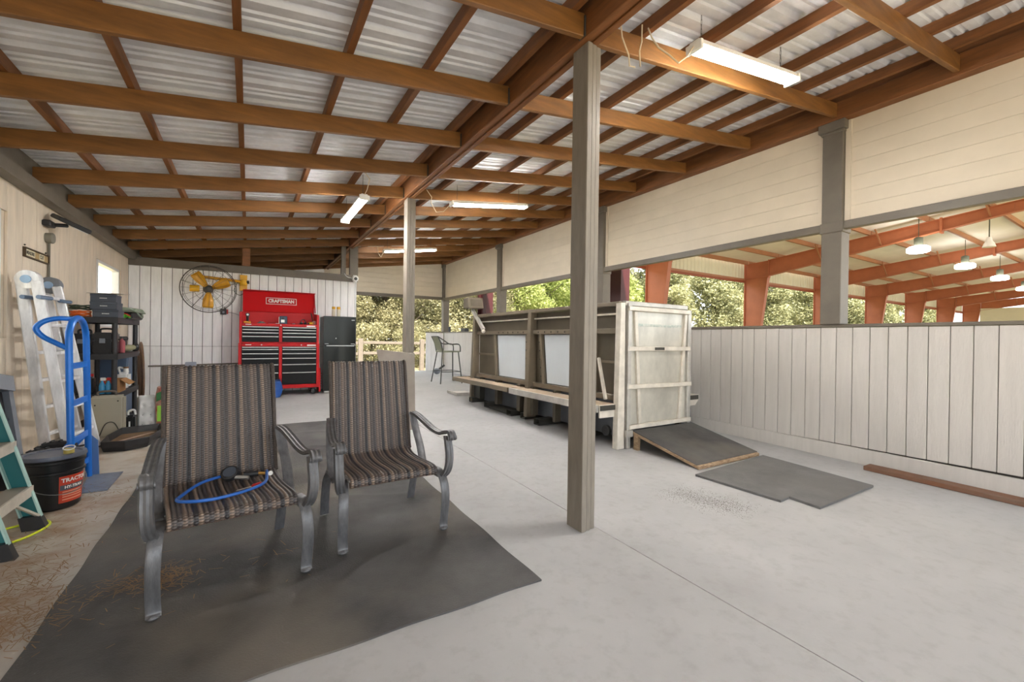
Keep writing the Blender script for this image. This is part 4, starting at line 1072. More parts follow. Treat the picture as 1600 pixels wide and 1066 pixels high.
MB().tube([( (R1+0.006)*math.cos(a), (R1+0.006)*math.sin(a), 0.23-0.12*abs(math.sin((a-3.6)*0.9))) for a in [3.6+3.2*k/20 for k in range(21)]], 0.003, 6).build('bail_wire', M('bail_steel', srgb(150,150,150), 0.3, 0.8), bk, smooth=True)

# ---------------------------------------------------------------- green fibreglass stepladder at the left edge
TEAL = M('teal_fibreglass', srgb(32,112,116), 0.45, noise=(6,0.2,(1,1,0.3)))
TEALE = M('pale_teal_edge', srgb(170,204,196), 0.45)
go = (-1.15,3.6,zf(3.6)); gl = thing('stepladder', 'teal fibreglass stepladder with aluminium steps at the left photo edge', 'stepladder', go)
def gp(name, mb, mat, bv=0.0, par=None): return mb.build(name, mat, par or gl, go, bevel=bv)
def rx(z): return -1.055-0.262*(z-0.07)
for y, w in ((3.76,1),(3.34,-1)):
    a = (rx(0.10),y,0.10); c = (rx(1.8),y,1.8)
    gp('rail_web', MB().prism([(rx(.09)-0.085,y,0.09),(rx(.09),y,0.09),(rx(1.8),y,1.8),(rx(1.8)-0.085,y,1.8)],(0,0.006,0)), TEAL)
    gp('rail_flange', MB().prism([(rx(.09)-0.004,y-0.028,0.09),(rx(.09)+0.004,y-0.028,0.09),(rx(1.8)+0.004,y-0.028,1.8),(rx(1.8)-0.004,y-0.028,1.8)],(0,0.03,0)), TEALE)
    gp('rail_flange', MB().prism([(rx(.09)-0.089,y-0.028,0.09),(rx(.09)-0.081,y-0.028,0.09),(rx(1.8)-0.081,y-0.028,1.8),(rx(1.8)-0.089,y-0.028,1.8)],(0,0.03,0)), TEALE)
    gp('boot', MB().hexa([(rx(.07)-0.095,y-0.04,zf(y)),(rx(.07)+0.012,y-0.04,zf(y)),(rx(.07)+0.012,y+0.012,zf(y)),(rx(.07)-0.095,y+0.012,zf(y))],[(rx(.16)-0.09,y-0.036,0.15),(rx(.16)+0.006,y-0.036,0.15),(rx(.16)+0.006,y+0.010,0.15),(rx(.16)-0.09,y+0.010,0.15)]), BLK)
    gp('rear_rail', MB().bar((-1.72,y,zf(y)),(rx(1.75)-0.05,y,1.75),0.03,0.05,(0,1,0)), TEAL)
for z in (0.32, 0.60, 0.88, 1.16, 1.44):
    st_ = gp('step', MB().box(rx(z)-0.10,rx(z)-0.005,3.342,3.755,z,z+0.012), M('tread_alu_%d' % int(z*100), srgb(158,150,138), 0.6, 0.2))
    gp('step_lip', MB().box(rx(z)-0.006,rx(z)+0.008,3.34,3.762,z-0.045,z+0.014), ALUW, 0.0, st_)
gp('knee_brace', MB().bar((rx(.56)-0.02,3.74,0.56),(rx(.60)-0.06,3.5,0.60),0.02,0.012), ALUW); gp('knee_brace', MB().bar((rx(.14)-0.01,3.735,0.15),(rx(.3)-0.05,3.55,0.31),0.02,0.012), ALUW)
gp('top_cap', MB().box(rx(1.8)-0.16,rx(1.8)+0.03,3.30,3.80,1.80,1.86), TEAL)

# ---------------------------------------------------------------- grey plastic car ramp leaning on the wall
q0 = Vector((-1.53,4.62,zf(4.6)+0.02)); q1 = Vector((-1.69,4.86,0.93)); d = (q1-q0).normalized(); s = Vector((0.25,1,0)).normalized(); s = (s-d*s.dot(d)).normalized(); nn = s.cross(d)
if nn.x < 0: nn = -nn
ro = tuple(q0); rp = thing('car_ramp', 'grey plastic ramp with dark hollow underside leaning on the wall', 'ramp', ro)
RM = Matrix(((s.x,nn.x,d.x,q0.x),(s.y,nn.y,d.y,q0.y),(s.z,nn.z,d.z,q0.z),(0,0,0,1))); LL = (q1-q0).length
def rpp(name, mb, mat): return mb.xf(RM).build(name, mat, rp, ro)
for sgn in (-1, 1):
    rpp('side_rail', MB().hexa([(sgn*0.13-0.02,0,0),(sgn*0.13+0.02,0,0),(sgn*0.13+0.02,0.06,0),(sgn*0.13-0.02,0.06,0)],[(sgn*0.10-0.02,0,LL),(sgn*0.10+0.02,0,LL),(sgn*0.10+0.02,0.06,LL),(sgn*0.10-0.02,0.06,LL)]), GREY)
rpp('tread_bed', MB().hexa([(-0.11,0.005,0),(0.11,0.005,0),(0.11,0.02,0),(-0.11,0.02,0)],[(-0.08,0.005,LL*0.86),(0.08,0.005,LL*0.86),(0.08,0.02,LL*0.86),(-0.08,0.02,LL*0.86)]), BLK)
rpp('top_plate', MB().box(-0.125,0.125,0.0,0.075,LL*0.86,LL), GREY); rpp('top_slot', MB().box(-0.06,-0.02,0.076,0.08,LL*0.93,LL*0.98), BLK)
for z in (0.2,0.4,0.6): rpp('rib', MB().box(-0.10,0.10,0.02,0.035,z*LL,z*LL+0.015), DGREY)

# ---------------------------------------------------------------- yellow-green hose on the floor
LIME = M('lime_hose', srgb(206,222,40), 0.45)
pts = [(-1.52,3.55),(-1.40,3.50),(-1.25,3.50),(-1.13,3.56),(-1.06,3.68),(-1.05,3.80),(-1.12,3.86),(-1.25,3.80),(-1.36,3.74),(-1.5,3.72)]
mark(MB().tube(crom([(x,y,zf(y)+0.008) for x, y in pts],6),0.007,8).build('garden_hose', LIME, smooth=True), 'thin lime green hose curled at the stepladder foot', 'hose')

# ---------------------------------------------------------------- black plastic shelf
so = (-1.5,7.15,zf(7.1)); sh_ = thing('shelving_unit', 'black plastic shelving unit packed with tools below the window', 'shelf', so)
def sp2(name, mb, bv=0.0): return mb.build(name, BLK, sh_, so, bevel=bv)
XA, XB, YA, YB = -1.735, -1.285, 6.60, 7.72
SZ = (1.455, 1.035, 0.575, 0.20)
for z in SZ:
    m = MB(); m.box(XA,XB,YA,YB,z-0.012,z); m.box(XA,XB,YA,YA+0.02,z-0.065,z-0.0121); m.box(XA,XB,YB-0.02,YB,z-0.065,z-0.0121); m.box(XB-0.02,XB,YA+0.021,YB-0.021,z-0.065,z-0.0121); m.box(XA,XA+0.02,YA+0.021,YB-0.021,z-0.065,z-0.0121)
    sp2('shelf_tray', m)
zs_ = sorted(SZ)
for x in (XA+0.035, XB-0.035):
    for y in (YA+0.035, YB-0.035):
        for a, c in [(zf(y),zs_[0]-0.066)]+[(zs_[i]+0.001,zs_[i+1]-0.066) for i in range(3)]:
            sp2('upright', MB().lathe([(0.026,0.0),(0.026,c-a)],(x,y,a),12))
def item(name, label, cat, loc, group=None): return thing(name, label, cat, loc, 0.0, group)
zt = SZ[0]+0.001
for i, (x0,x1,y0,y1,dz) in enumerate(((-1.51,-1.29,6.63,6.89,0.0),(-1.53,-1.30,6.62,6.88,0.088),(-1.53,-1.31,6.63,6.87,0.176))):
    o = ((x0+x1)/2,(y0+y1)/2,zt+dz)
    t = item('grey_box', ['flat dark grey carton, lowest of three on the top shelf','flat dark grey carton, middle of three on the top shelf','flat dark grey carton, uppermost of three on the top shelf'][i],'box',o,'grey cartons on the top shelf')
    MB().box(x0,x1,y0,y1,zt+dz,zt+dz+0.06).build('tray', DGREY, t, o, bevel=0.002)
    MB().box(x0-0.002,x1+0.002,y0-0.002,y1+0.002,zt+dz+0.0605,zt+dz+0.087).build('lid', DGREY, t, o, bevel=0.002)
    for k in range(5): MB().box((x0+x1)/2-0.03+k*0.013,(x0+x1)/2-0.022+k*0.013,y0-0.0035,y0-0.0022,zt+dz+0.035,zt+dz+0.045).build('print_mark', INK, t, o)
o = (-1.48,6.78,zt+0.264)
mark(MB().prism([(-1.56,6.62,zt+0.266),(-1.26,6.60,zt+0.272),(-1.24,6.90,zt+0.285),(-1.54,6.92,zt+0.279)],(0,0,0.005)).build('loose_board', M('pale_board', srgb(190,178,160), 0.7)), 'thin pale board lying on top of the grey cartons', 'board')
def coil(name, label, c, r, loops, th, mat, dz=0.012):
    pts = []
    n = 22
    for k in range(int(n*loops)):
        a = 2*math.pi*k/n; rr_ = r*(1+0.08*math.sin(k*0.7))
        pts.append((c[0]+rr_*math.cos(a), c[1]+rr_*0.8*math.sin(a), c[2]+th+dz*(k/n)+0.004*math.sin(k*1.3)))
    return mark(MB().tube(pts, th, 6).build(name, mat, smooth=True), label, 'cord')
coil('extension_cord', 'orange extension cord coiled at the left of the top shelf', (-1.63,6.73,zt), 0.082, 3.4, 0.008, M('orange_cord', srgb(236,112,40), 0.5), 0.018)
coil('dark_cable', 'dark green cable coiled over the orange cord', (-1.63,6.73,zt+0.078), 0.086, 3.2, 0.008, M('dark_green_cable', srgb(52,66,50), 0.6), 0.014)
o = (-1.40,7.35,zt); t = item('tool_bag', 'grey green canvas tool bag at right of the top shelf', 'bag', o)
CAN = M('grey_green_canvas', srgb(134,146,128), 0.8, noise=(10,0.2,(1,1,1)))
MB().hexa([(-1.53,7.06,zt),(-1.24,7.06,zt),(-1.24,7.66,zt),(-1.53,7.66,zt)],[(-1.50,7.10,zt+0.085),(-1.24,7.08,zt+0.085),(-1.22,7.62,zt+0.085),(-1.50,7.62,zt+0.085)]).build('body', BLK, t, o, bevel=0.015)
MB().hexa([(-1.54,7.05,zt+0.0855),(-1.20,7.05,zt+0.0855),(-1.20,7.68,zt+0.0855),(-1.54,7.68,zt+0.0855)],[(-1.50,7.10,zt+0.15),(-1.26,7.08,zt+0.14),(-1.24,7.64,zt+0.15),(-1.50,7.62,zt+0.16)]).build('flap', CAN, t, o, bevel=0.012)
MB().tube(crom([(-1.235,7.15,zt+0.12),(-1.20,7.22,zt+0.05),(-1.20,7.40,zt+0.03),(-1.235,7.56,zt+0.12)],6),0.010,6).build('strap', CAN, t, o, smooth=True)
o = (-1.31,6.98,zt); t = item('work_glove', 'bright green work glove beside the grey cartons', 'glove', o)
m = MB(); m.sphere((o[0],o[1],zt+0.03),(0.04,0.05,0.028),10,6)
for k in range(4): m.tube([(o[0]+0.01,o[1]-0.03+0.02*k,zt+0.03),(o[0]+0.05,o[1]-0.035+0.024*k,zt+0.025),(o[0]+0.06,o[1]-0.035+0.024*k,zt+0.012)],0.009,6)
m.build('glove_body', GRN, t, o, smooth=True); MB().tube([(o[0]-0.045,o[1],zt+0.028),(o[0]-0.035,o[1],zt+0.028)],0.026,10).build('cuff', WHITE, t, o)
o = (-1.27,7.04,zt); t = item('strap_reel', 'small red ratchet strap reel on the top shelf edge', 'strap', o)
MB().lathe([(0.01,-0.02),(0.035,-0.02),(0.035,0.02),(0.01,0.02)], (o[0]-0.05,o[1]+0.0,zt+0.036), 14, axis=(1,0.3,0)).build('reel', REDP, t, o, smooth=True)
MB().bar((o[0]-0.03,o[1],zt+0.06),(o[0]+0.01,o[1]+0.05,zt+0.02),0.03,0.01).build('handle', REDP, t, o)
# middle shelf
zt = SZ[1]+0.001
for i, (x0,x1,y0,y1,h) in enumerate(((-1.70,-1.53,6.66,6.98,0.23),(-1.51,-1.34,6.63,6.98,0.245))):
    o = ((x0+x1)/2,(y0+y1)/2,zt); t = item('tool_case', ['black tool case on the middle shelf behind the hand truck','black tool case with grey latch in the middle of the shelf'][i],'case',o)
    MB().box(x0,x1,y0,y1,zt,zt+h*0.62).build('case_body', BLK2, t, o, bevel=0.014, seg=2)
    MB().box(x0,x1,y0,y1,zt+h*0.625,zt+h).build('case_lid', BLK2, t, o, bevel=0.014, seg=2)
    MB().tube(crom([(x0+0.03,(y0+y1)/2,zt+h),(x0+0.04,(y0+y1)/2,zt+h+0.04),(x1-0.04,(y0+y1)/2,zt+h+0.04),(x1-0.03,(y0+y1)/2,zt+h)],4),0.010,8).build('handle', BLK, t, o, smooth=True)
    MB().box((x0+x1)/2-0.025,(x0+x1)/2+0.025,y0-0.012,y0-0.001,zt+h*0.5,zt+h*0.72).build('latch', GREY, t, o, bevel=0.003)
def bottle(name, label, loc, r, h, mat, cap, capm, cat='bottle', neck=0.35):
    t = item(name, label, cat, loc)
    MB().lathe([(r*0.92,0.0),(r,0.01),(r,h*0.62),(r*0.8,h*0.74),(r*neck,h*0.82),(r*neck,h*0.88)], loc, 18).build('body', mat, t, loc, smooth=True)
    MB().lathe([(r*neck*1.2,h*0.88),(r*neck*1.2,h)], loc, 14).build('cap', capm, t, loc, smooth=True)
    return t
bottle('wax_bottle', 'red bottle standing right of the black tool cases', (-1.33,7.02,zt), 0.032, 0.2, M('maroon_bottle', srgb(150,70,76), 0.4), 0, BLK)
bottle('oil_bottle', 'clear red-capped bottle at the middle shelf corner', (-1.46,7.26,zt), 0.035, 0.25, M('smoky_bottle', srgb(120,96,92), 0.3), 0, REDP)
o = (-1.34,7.40,zt); t = item('power_sander', 'grey and black power sander lying on the middle shelf', 'power tool', o)
MB().tube([(-1.40,7.20,zt+0.05),(-1.34,7.40,zt+0.05),(-1.30,7.50,zt+0.055)],[0.03,0.045,0.03],12).build('motor_body', M('olive_tool_body', srgb(140,140,110), 0.5), t, o, smooth=True)
MB().lathe([(0.02,-0.02),(0.05,-0.02),(0.05,0.02),(0.02,0.02)], (-1.29,7.53,zt+0.055), 16, axis=(1,0.6,0)).build('disc_head', BLK, t, o, smooth=True)
MB().tube([(-1.36,7.34,zt+0.08),(-1.36,7.34,zt+0.16)],0.02,10).build('handle', BLK, t, o, smooth=True)
o = (-1.44,7.56,zt); t = item('cordless_drill', 'black cordless drill upright at the far shelf end', 'power tool', o)
MB().tube([(-1.44,7.50,zt+0.17),(-1.40,7.60,zt+0.17)],0.03,10).build('drill_body', BLK, t, o, smooth=True); MB().tube([(-1.43,7.56,zt+0.045),(-1.42,7.56,zt+0.16)],0.02,8).build('grip', BLK, t, o, smooth=True)
MB().box(-1.47,-1.38,7.52,7.60,zt,zt+0.05).build('battery', GREY, t, o, bevel=0.006); MB().tube([(-1.45,7.46,zt+0.17),(-1.44,7.50,zt+0.17)],0.018,8).build('chuck', DKS, t, o)
# lower shelf
zt = SZ[2]+0.001
o = (-1.58,6.70,zt); t = item('motor_oil_jug', 'black motor oil jug with pale shell-shaped label on lower shelf', 'jug', o)
MB().box(-1.67,-1.50,6.64,6.76,zt,zt+0.20).build('jug_body', BLK2, t, o, bevel=0.02, seg=2)
MB().tube(crom([(-1.64,6.70,zt+0.20),(-1.64,6.70,zt+0.255),(-1.58,6.70,zt+0.26),(-1.55,6.70,zt+0.21)],4),0.014,8).build('handle', BLK2, t, o, smooth=True)
MB().lathe([(0.02,0),(0.02,0.03)],(-1.53,6.70,zt+0.20),12).build('cap', REDP, t, o)
MB().prism([(-1.58+0.055*math.cos(a),6.638,zt+0.12+0.062*math.sin(a)) for a in [2*math.pi*k/16 for k in range(16)]],(0,0.002,0)).build('label', M('cream_label', srgb(214,204,170), 0.5), t, o)
MB().prism([(-1.58+0.018*math.cos(a),6.636,zt+0.155+0.014*math.sin(a)) for a in [2*math.pi*k/12 for k in range(12)]],(0,0.0015,0)).build('label_emblem', YEL, t, o)
for k, (x, lb) in enumerate(((-1.43,'blue spray bottle, left of two on the lower shelf'),(-1.375,'blue spray bottle with red trigger, right of two on lower shelf'))):
    o = (x,6.66,zt); t = item('spray_bottle', lb, 'bottle', o, 'spray bottles on the lower shelf')
    MB().lathe([(0.026,0.0),(0.028,0.008),(0.028,0.085),(0.022,0.12),(0.011,0.135),(0.011,0.15)],o,16).build('bottle', CLEARB, t, o, smooth=True)
    MB().box(x-0.014,x+0.03,6.65,6.67,zt+0.15,zt+0.185).build('trigger_head', REDP if k else WHITE, t, o, bevel=0.004)
    MB().bar((x+0.018,6.66,zt+0.15),(x+0.026,6.66,zt+0.115),0.008,0.008).build('trigger', REDP, t, o)
o = (-1.39,6.86,zt); t = item('cardboard_box', 'open brown cardboard box on the lower shelf', 'box', o)
m = MB(); x0,x1,y0,y1,h = -1.47,-1.295,6.74,7.04,0.15
m.box(x0,x1,y0,y1,zt,zt+0.005); m.box(x0,x0+0.004,y0,y1,zt+0.005,zt+h); m.box(x1-0.004,x1,y0,y1,zt+0.005,zt+h); m.box(x0+0.004,x1-0.004,y0,y0+0.004,zt+0.005,zt+h); m.box(x0+0.004,x1-0.004,y1-0.004,y1,zt+0.005,zt+h)
m.build('carton', CARD, t, o); MB().prism([(x1,y0,zt+h),(x1,y1,zt+h),(x1+0.09,y1+0.01,zt+h-0.06),(x1+0.09,y0-0.01,zt+h-0.06)],(0.003,0,0.003)).build('flap', CARD, t, o)
MB().box(x0+0.04,x0+0.08,y0-0.002,y0-0.0005,zt+0.05,zt+0.1).build('shipping_label', WHITE, t, o)
o = (-1.36,7.30,zt); t = item('white_jug', 'white plastic jug with brown cap behind the cardboard box', 'jug', o)
MB().box(-1.42,-1.30,7.22,7.38,zt,zt+0.20).build('jug_body', WHITE, t, o, bevel=0.025, seg=2); MB().lathe([(0.03,0.0),(0.025,0.03),(0.025,0.05)],(-1.34,7.30,zt+0.2),14).build('spout', WHITE, t, o, smooth=True); MB().lathe([(0.027,0),(0.027,0.02)],(-1.34,7.30,zt+0.25),14).build('cap', M('brown_cap', srgb(120,84,50), 0.5), t, o)
MB().tube(crom([(-1.40,7.30,zt+0.2),(-1.41,7.30,zt+0.26),(-1.36,7.30,zt+0.25)],4),0.012,8).build('handle', WHITE, t, o, smooth=True)
# stacked plastic tote behind and round table top
o = (-1.60,8.15,zf(8.2)); t = item('storage_tote', 'slate blue storage tote standing behind the shelving unit', 'tote', o)
z = zf(8.2); MB().hexa([(-1.72,7.9,z),(-1.46,7.9,z),(-1.46,8.4,z),(-1.72,8.4,z)],[(-1.74,7.86,z+0.82),(-1.42,7.86,z+0.82),(-1.42,8.44,z+0.82),(-1.74,8.44,z+0.82)]).build('bin', M('slate_blue_plastic', srgb(84,102,128), 0.5), t, o, bevel=0.015)
MB().box(-1.76,-1.40,7.84,8.46,z+0.822,z+0.87).build('lid', GREY, t, o, bevel=0.01)
o = (-1.47,9.02,zf(9)); WALN = M('dark_walnut', srgb(124,92,70), 0.5, noise=(4,0.3,(1,1,6)))
t = item('round_table_top', 'brown round wooden table top standing on edge beyond the shelf', 'table top', o)
MB().lathe([(0.47,-0.012),(0.49,-0.006),(0.49,0.012),(0.47,0.018)],(-1.47,9.02,zf(9)+0.492),36,axis=(1,0.22,0.02)).build('top', WALN, t, o, smooth=True)
MB().lathe([(0.43,0.0),(0.43,0.02)],(-1.495,9.012,zf(9)+0.492),30,axis=(1,0.22,0.02)).build('apron', WALN, t, o, smooth=True)
# things on the floor
o = (-1.33,6.45,zf(6.45)); t = item('plastic_case', 'beige plastic carrying case standing under the shelf', 'case', o)
z = zf(6.45)+0.001; x0,x1 = -1.48,-1.19
MB().box(x0,x1,6.40,6.465,z,z+0.46).build('case_half', BEIGE, t, o, bevel=0.022, seg=2); MB().box(x0,x1,6.466,6.53,z,z+0.46).build('case_half', BEIGE, t, o, bevel=0.022, seg=2)
MB().tube(crom([(x0+0.06,6.465,z+0.455),(x0+0.07,6.465,z+0.50),(x1-0.09,6.465,z+0.50),(x1-0.08,6.465,z+0.455)],5),0.012,8).build('handle', M('dark_beige_handle', srgb(98,88,78), 0.5), t, o, smooth=True)
for x, zz in ((x1-0.05,0.40),(x0+0.05,0.36)): MB().lathe([(0.008,0),(0.008,0.004)],(x,6.3985,z+zz),8,axis=(0,-1,0)).build('rivet', DKS, t, o)
MB().tube(crom([(x0+0.09,6.39,z+0.02),(x0+0.14,6.385,z+0.15),(x1-0.08,6.385,z+0.16),(x1-0.03,6.39,z+0.05)],5),0.005,6).build('cable', DKS, t, o, smooth=True)
o = (-1.07,5.98,zf(5.98)); t = item('drain_pan', 'low black oil drain pan on the concrete beside the mat', 'pan', o)
z = zf(5.7); outl = [(-1.22,5.64),(-1.03,5.60),(-0.86,5.72),(-0.80,6.10),(-0.86,6.46),(-1.05,6.38),(-1.20,6.34),(-1.24,5.95)]
def pan(sc, zz): return [(-1.07+(x+1.07)*sc, 5.98+(y-5.98)*sc, zf(y)+zz) for x, y in outl]
m = MB(); rings = [pan(0.90,0.002),pan(0.97,0.05),pan(1.0,0.11),pan(0.94,0.112),pan(0.88,0.07),pan(0.84,0.035)]
for r in rings: m.v += r
for i in range(5):
    for k in range(8):
        l = (k+1)%8; m.f.append((i*8+k,i*8+l,(i+1)*8+l,(i+1)*8+k))
m.f.append(tuple(range(8))[::-1]); m.f.append(tuple(40+k for k in range(8)))
m.build('pan_body', BLK, t, o, bevel=0.004)
MB().prism(pan(0.845,0.042), (0,0,0.003)).build('dirty_oil', M('brown_dirt', srgb(110,84,56), 0.8, noise=(10,0.4,(1,1,1))), t, o)
MB().bar((-1.15,5.72,zf(5.7)+0.075),(-0.90,6.2,zf(6.2)+0.06),0.025,0.006).build('stir_stick', M('pale_stick', srgb(176,150,130), 0.7), t, o)
o = (-1.05,6.72,zf(6.7)); t = item('dimpled_tray', 'white dimpled plastic tray standing on end by the chair', 'tray', o)
z = zf(6.7)+0.002; m = MB()
nx_, nz_ = 14, 22; W_, H_ = 0.17, 0.40
for j in range(nz_+1):
    for i in range(nx_+1):
        u = i/nx_; w = j/nz_; dd = 0.0
        for cu_, cw_ in ((0.28,0.15),(0.72,0.15),(0.28,0.42),(0.72,0.42),(0.28,0.70),(0.72,0.70)):
            r = math.hypot((u-cu_)*W_, (w-cw_)*H_); dd += 0.025*math.exp(-(r/0.022)**2)
        ed = max(0, 0.12-min(u,1-u,w,1-w))*0.25
        m.v.append((-1.13+W_*u+0.05*w*0, 6.70+dd+ed+0.06*w, z+H_*w))
for j in range(nz_):
    for i in range(nx_):
        a = j*(nx_+1)+i; m.f.append((a,a+1,a+nx_+2,a+nx_+1))
sh3 = m.build('shell', WHITE, t, o, smooth=True); sh3.modifiers.new('thickness','SOLIDIFY').thickness = 0.004
for cu_, cw_ in ((0.28,0.15),(0.72,0.15),(0.28,0.42),(0.72,0.42)): MB().lathe([(0.010,0),(0.010,0.003)],(-1.13+W_*cu_,6.72+0.06*cw_,z+H_*cw_),10,axis=(0,-1,0)).build('hole_rim', DKS, t, o)
o = (-1.17,6.62,zf(6.62)); t = item('chemical_jug', 'black jug with white handle between beige case and white tray', 'jug', o)
MB().box(-1.215,-1.125,6.58,6.67,zf(6.62)+0.001,zf(6.62)+0.20).build('jug_body', BLK2, t, o, bevel=0.02, seg=2)
MB().tube(crom([(-1.19,6.62,0.30),(-1.19,6.62,0.36),(-1.14,6.62,0.375),(-1.125,6.62,0.32)],5),0.012,8).build('handle', WHITE, t, o, smooth=True)
MB().box(-1.18,-1.165,6.575,6.578,zf(6.62)+0.05,zf(6.62)+0.13).build('label_stroke', INK, t, o); MB().box(-1.165,-1.145,6.575,6.578,zf(6.62)+0.05,zf(6.62)+0.06).build('label_stroke', INK, t, o)
o = (-0.92,6.75,zf(6.7)); t = item('seed_bag', 'red and green printed feed bag slumped behind the near chair', 'bag', o)
z = zf(6.7)+0.002
def bag(x0, y0, w, dpt, h, n=6):
    m = MB(); ring = 12
    for i in range(n+1):
        f_ = i/n; s_ = 1+0.12*math.sin(f_*math.pi*1.0)-0.55*max(0,f_-0.75)
        for k in range(ring):
            a = 2*math.pi*k/ring
            m.v.append((x0+w*s_*math.cos(a)*(1+0.08*math.sin(5*a+i)), y0+dpt*s_*math.sin(a), z+h*f_+0.01*math.sin(3*a+i)*(i==n)))
    for i in range(n):
        for k in range(ring):
            l = (k+1)%ring; m.f.append((i*ring+k,i*ring+l,(i+1)*ring+l,(i+1)*ring+k))
    m.f.append(tuple(range(ring))[::-1]); m.f.append(tuple(n*ring+k for k in range(ring)))
    return m
bag(-0.885,6.75,0.07,0.06,0.50).build('bag_body', M('red_print_bag', srgb(190,52,46), 0.5, noise=(12,0.5,(1,1,1)), col2=srgb(214,200,180)), t, o, smooth=True)
MB().prism([(-0.935,6.672,z+0.09),(-0.875,6.672,z+0.09),(-0.875,6.668,z+0.28),(-0.935,6.668,z+0.28)],(0,0.004,0)).build('green_panel', M('lime_panel', srgb(150,206,70), 0.5), t, o)
MB().prism([(-0.945,6.67,z+0.33),(-0.885,6.67,z+0.36),(-0.885,6.67,z+0.46),(-0.945,6.67,z+0.43)],(0,0.004,0)).build('dark_green_panel', M('leaf_green_panel', srgb(50,110,56), 0.5), t, o)
# pine needles and dirt heap
NEED = M('dry_needles', srgb(128,100,70), 0.85, rnd=0.1)
rng = random.Random(5); m = MB()
def needles(cx, cy, sx, sy, n, zoff=0.012):
    for _ in range(n):
        x = rng.gauss(cx,sx); y = rng.gauss(cy,sy); a = rng.uniform(0,6.28); l = rng.uniform(0.02,0.07); z = zf(y)+zoff+rng.uniform(0,0.012)
        dx, dy = math.cos(a)*l/2, math.sin(a)*l/2; w = 0.0016
        m.add([(x-dx-dy*w/l*2,y-dy+dx*w/l*2,z),(x-dx+dy*w/l*2,y-dy-dx*w/l*2,z),(x+dx+dy*w/l*2,y+dy-dx*w/l*2,z+0.004),(x+dx-dy*w/l*2,y+dy+dx*w/l*2,z+0.004)],[(0,1,2,3)])
needles(-0.92,2.85,0.10,0.22,420,0.004); needles(-0.80,2.55,0.09,0.10,220,0.004); needles(-0.45,2.72,0.10,0.07,160,0.016); needles(-0.32,2.68,0.05,0.06,120,0.016); needles(-0.15,2.6,0.3,0.2,40,0.016); needles(-0.95,4.2,0.12,0.3,160,0.004); needles(-1.05,3.4,0.15,0.3,160,0.004)
mark(m.build('pine_needles', NEED), 'dry brown pine needles scattered over the mat edge and concrete', 'debris', kind='stuff')
GRIT = M('grey_grit', srgb(128,124,118), 0.9); m = MB()
for _ in range(2600):
    t_ = rng.random(); x = 2.98+0.12*t_+rng.gauss(0,0.10); y = 2.30-0.50*t_+rng.gauss(0,0.05); s_ = rng.uniform(0.001,0.0028); z = zf(y)+0.0005
    m.add([(x-s_,y-s_,z),(x+s_,y-s_,z),(x,y+s_,z),(x,y,z+s_)],[(0,1,3),(1,2,3),(2,0,3)])
mark(m.build('swept_grit', GRIT), 'patch of fine grey grit swept onto the concrete before the ramp', 'debris', kind='stuff')
# ---------------------------------------------------------------- red tool chest on cabinet
RED_T = M('red_toolbox_enamel', srgb(196,20,24), 0.45, spec=0.3)
DRW = M('black_drawer_front', srgb(20,20,22), 0.5, spec=0.25)
PUL = M('brushed_drawer_pull', srgb(198,196,192), 0.32, 0.7)
YT = 9.0; YBk = 9.5
to = (0.5,9.25,zf(9.25)); tb = thing('tool_chest', 'tall red rolling tool chest with raised lid and black drawers', 'tool chest', to)
def tc(name, mb, mat, par=None, bv=0.0, sm=False): return mb.build(name, mat, par or tb, to, bevel=bv, smooth=sm)
# lower cabinet
xa, xb = -0.155, 1.165
zb0, zb1 = 0.295, 1.135
cab = tc('cabinet_side', MB().box(xa,xa+0.05,YT,YBk,zb0,zb1), RED_T, bv=0.004); tc('cabinet_side', MB().box(xb-0.05,xb,YT,YBk,zb0,zb1), RED_T, bv=0.004)
tc('cabinet_base', MB().box(xa+0.051,xb-0.051,YT,YBk,zb0,0.365), RED_T, bv=0.004); tc('cabinet_top', MB().box(xa+0.051,xb-0.051,YT,YBk,1.075,zb1), RED_T, bv=0.004)
xm = 0.505
tc('center_divider', MB().box(xm-0.025,xm+0.025,YT,YBk,0.366,1.074), RED_T, bv=0.003); tc('cabinet_back', MB().box(xa+0.051,xb-0.051,YBk-0.02,YBk-0.001,0.366,1.074), DRW)
# chest
cx0, cx1 = -0.145, 1.155
tc('chest_side', MB().prism([(cx0,YT+0.02,zb1+0.002),(cx0,YBk-0.02,zb1+0.002),(cx0,YBk-0.02,1.72),(cx0,YT+0.02,1.68)],(0.04,0,0)), RED_T); tc('chest_side', MB().prism([(cx1-0.04,YT+0.02,zb1+0.002),(cx1-0.04,YBk-0.02,zb1+0.002),(cx1-0.04,YBk-0.02,1.72),(cx1-0.04,YT+0.02,1.68)],(0.04,0,0)), RED_T)
tc('chest_top_front', MB().box(cx0+0.041,cx1-0.041,YT+0.02,YT+0.06,1.445,1.495), RED_T, bv=0.003); tc('chest_tray', MB().box(cx0+0.041,cx1-0.041,YT+0.061,YBk-0.04,1.46,1.475), RED_T); tc('chest_bottom', MB().box(cx0+0.041,cx1-0.041,YT+0.02,YBk-0.04,zb1+0.002,1.155), RED_T)
tc('chest_back', MB().box(cx0+0.041,cx1-0.041,YBk-0.039,YBk-0.02,zb1+0.002,1.72), RED_T); tc('center_divider', MB().box(xm-0.025,xm+0.025,YT+0.02,YBk-0.04,1.156,1.444), RED_T)
def drawer(x0, x1, z0, z1, y):
    d_ = tc('drawer', MB().box(x0+0.003,x1-0.003,y+0.006,y+0.4,z0+0.003,z1-0.003), DRW, bv=0.003)
    tc('drawer_pull', MB().box(x0+0.006,x1-0.006,y-0.012,y+0.0055,z1-0.022,z1-0.004), PUL, d_, bv=0.004)
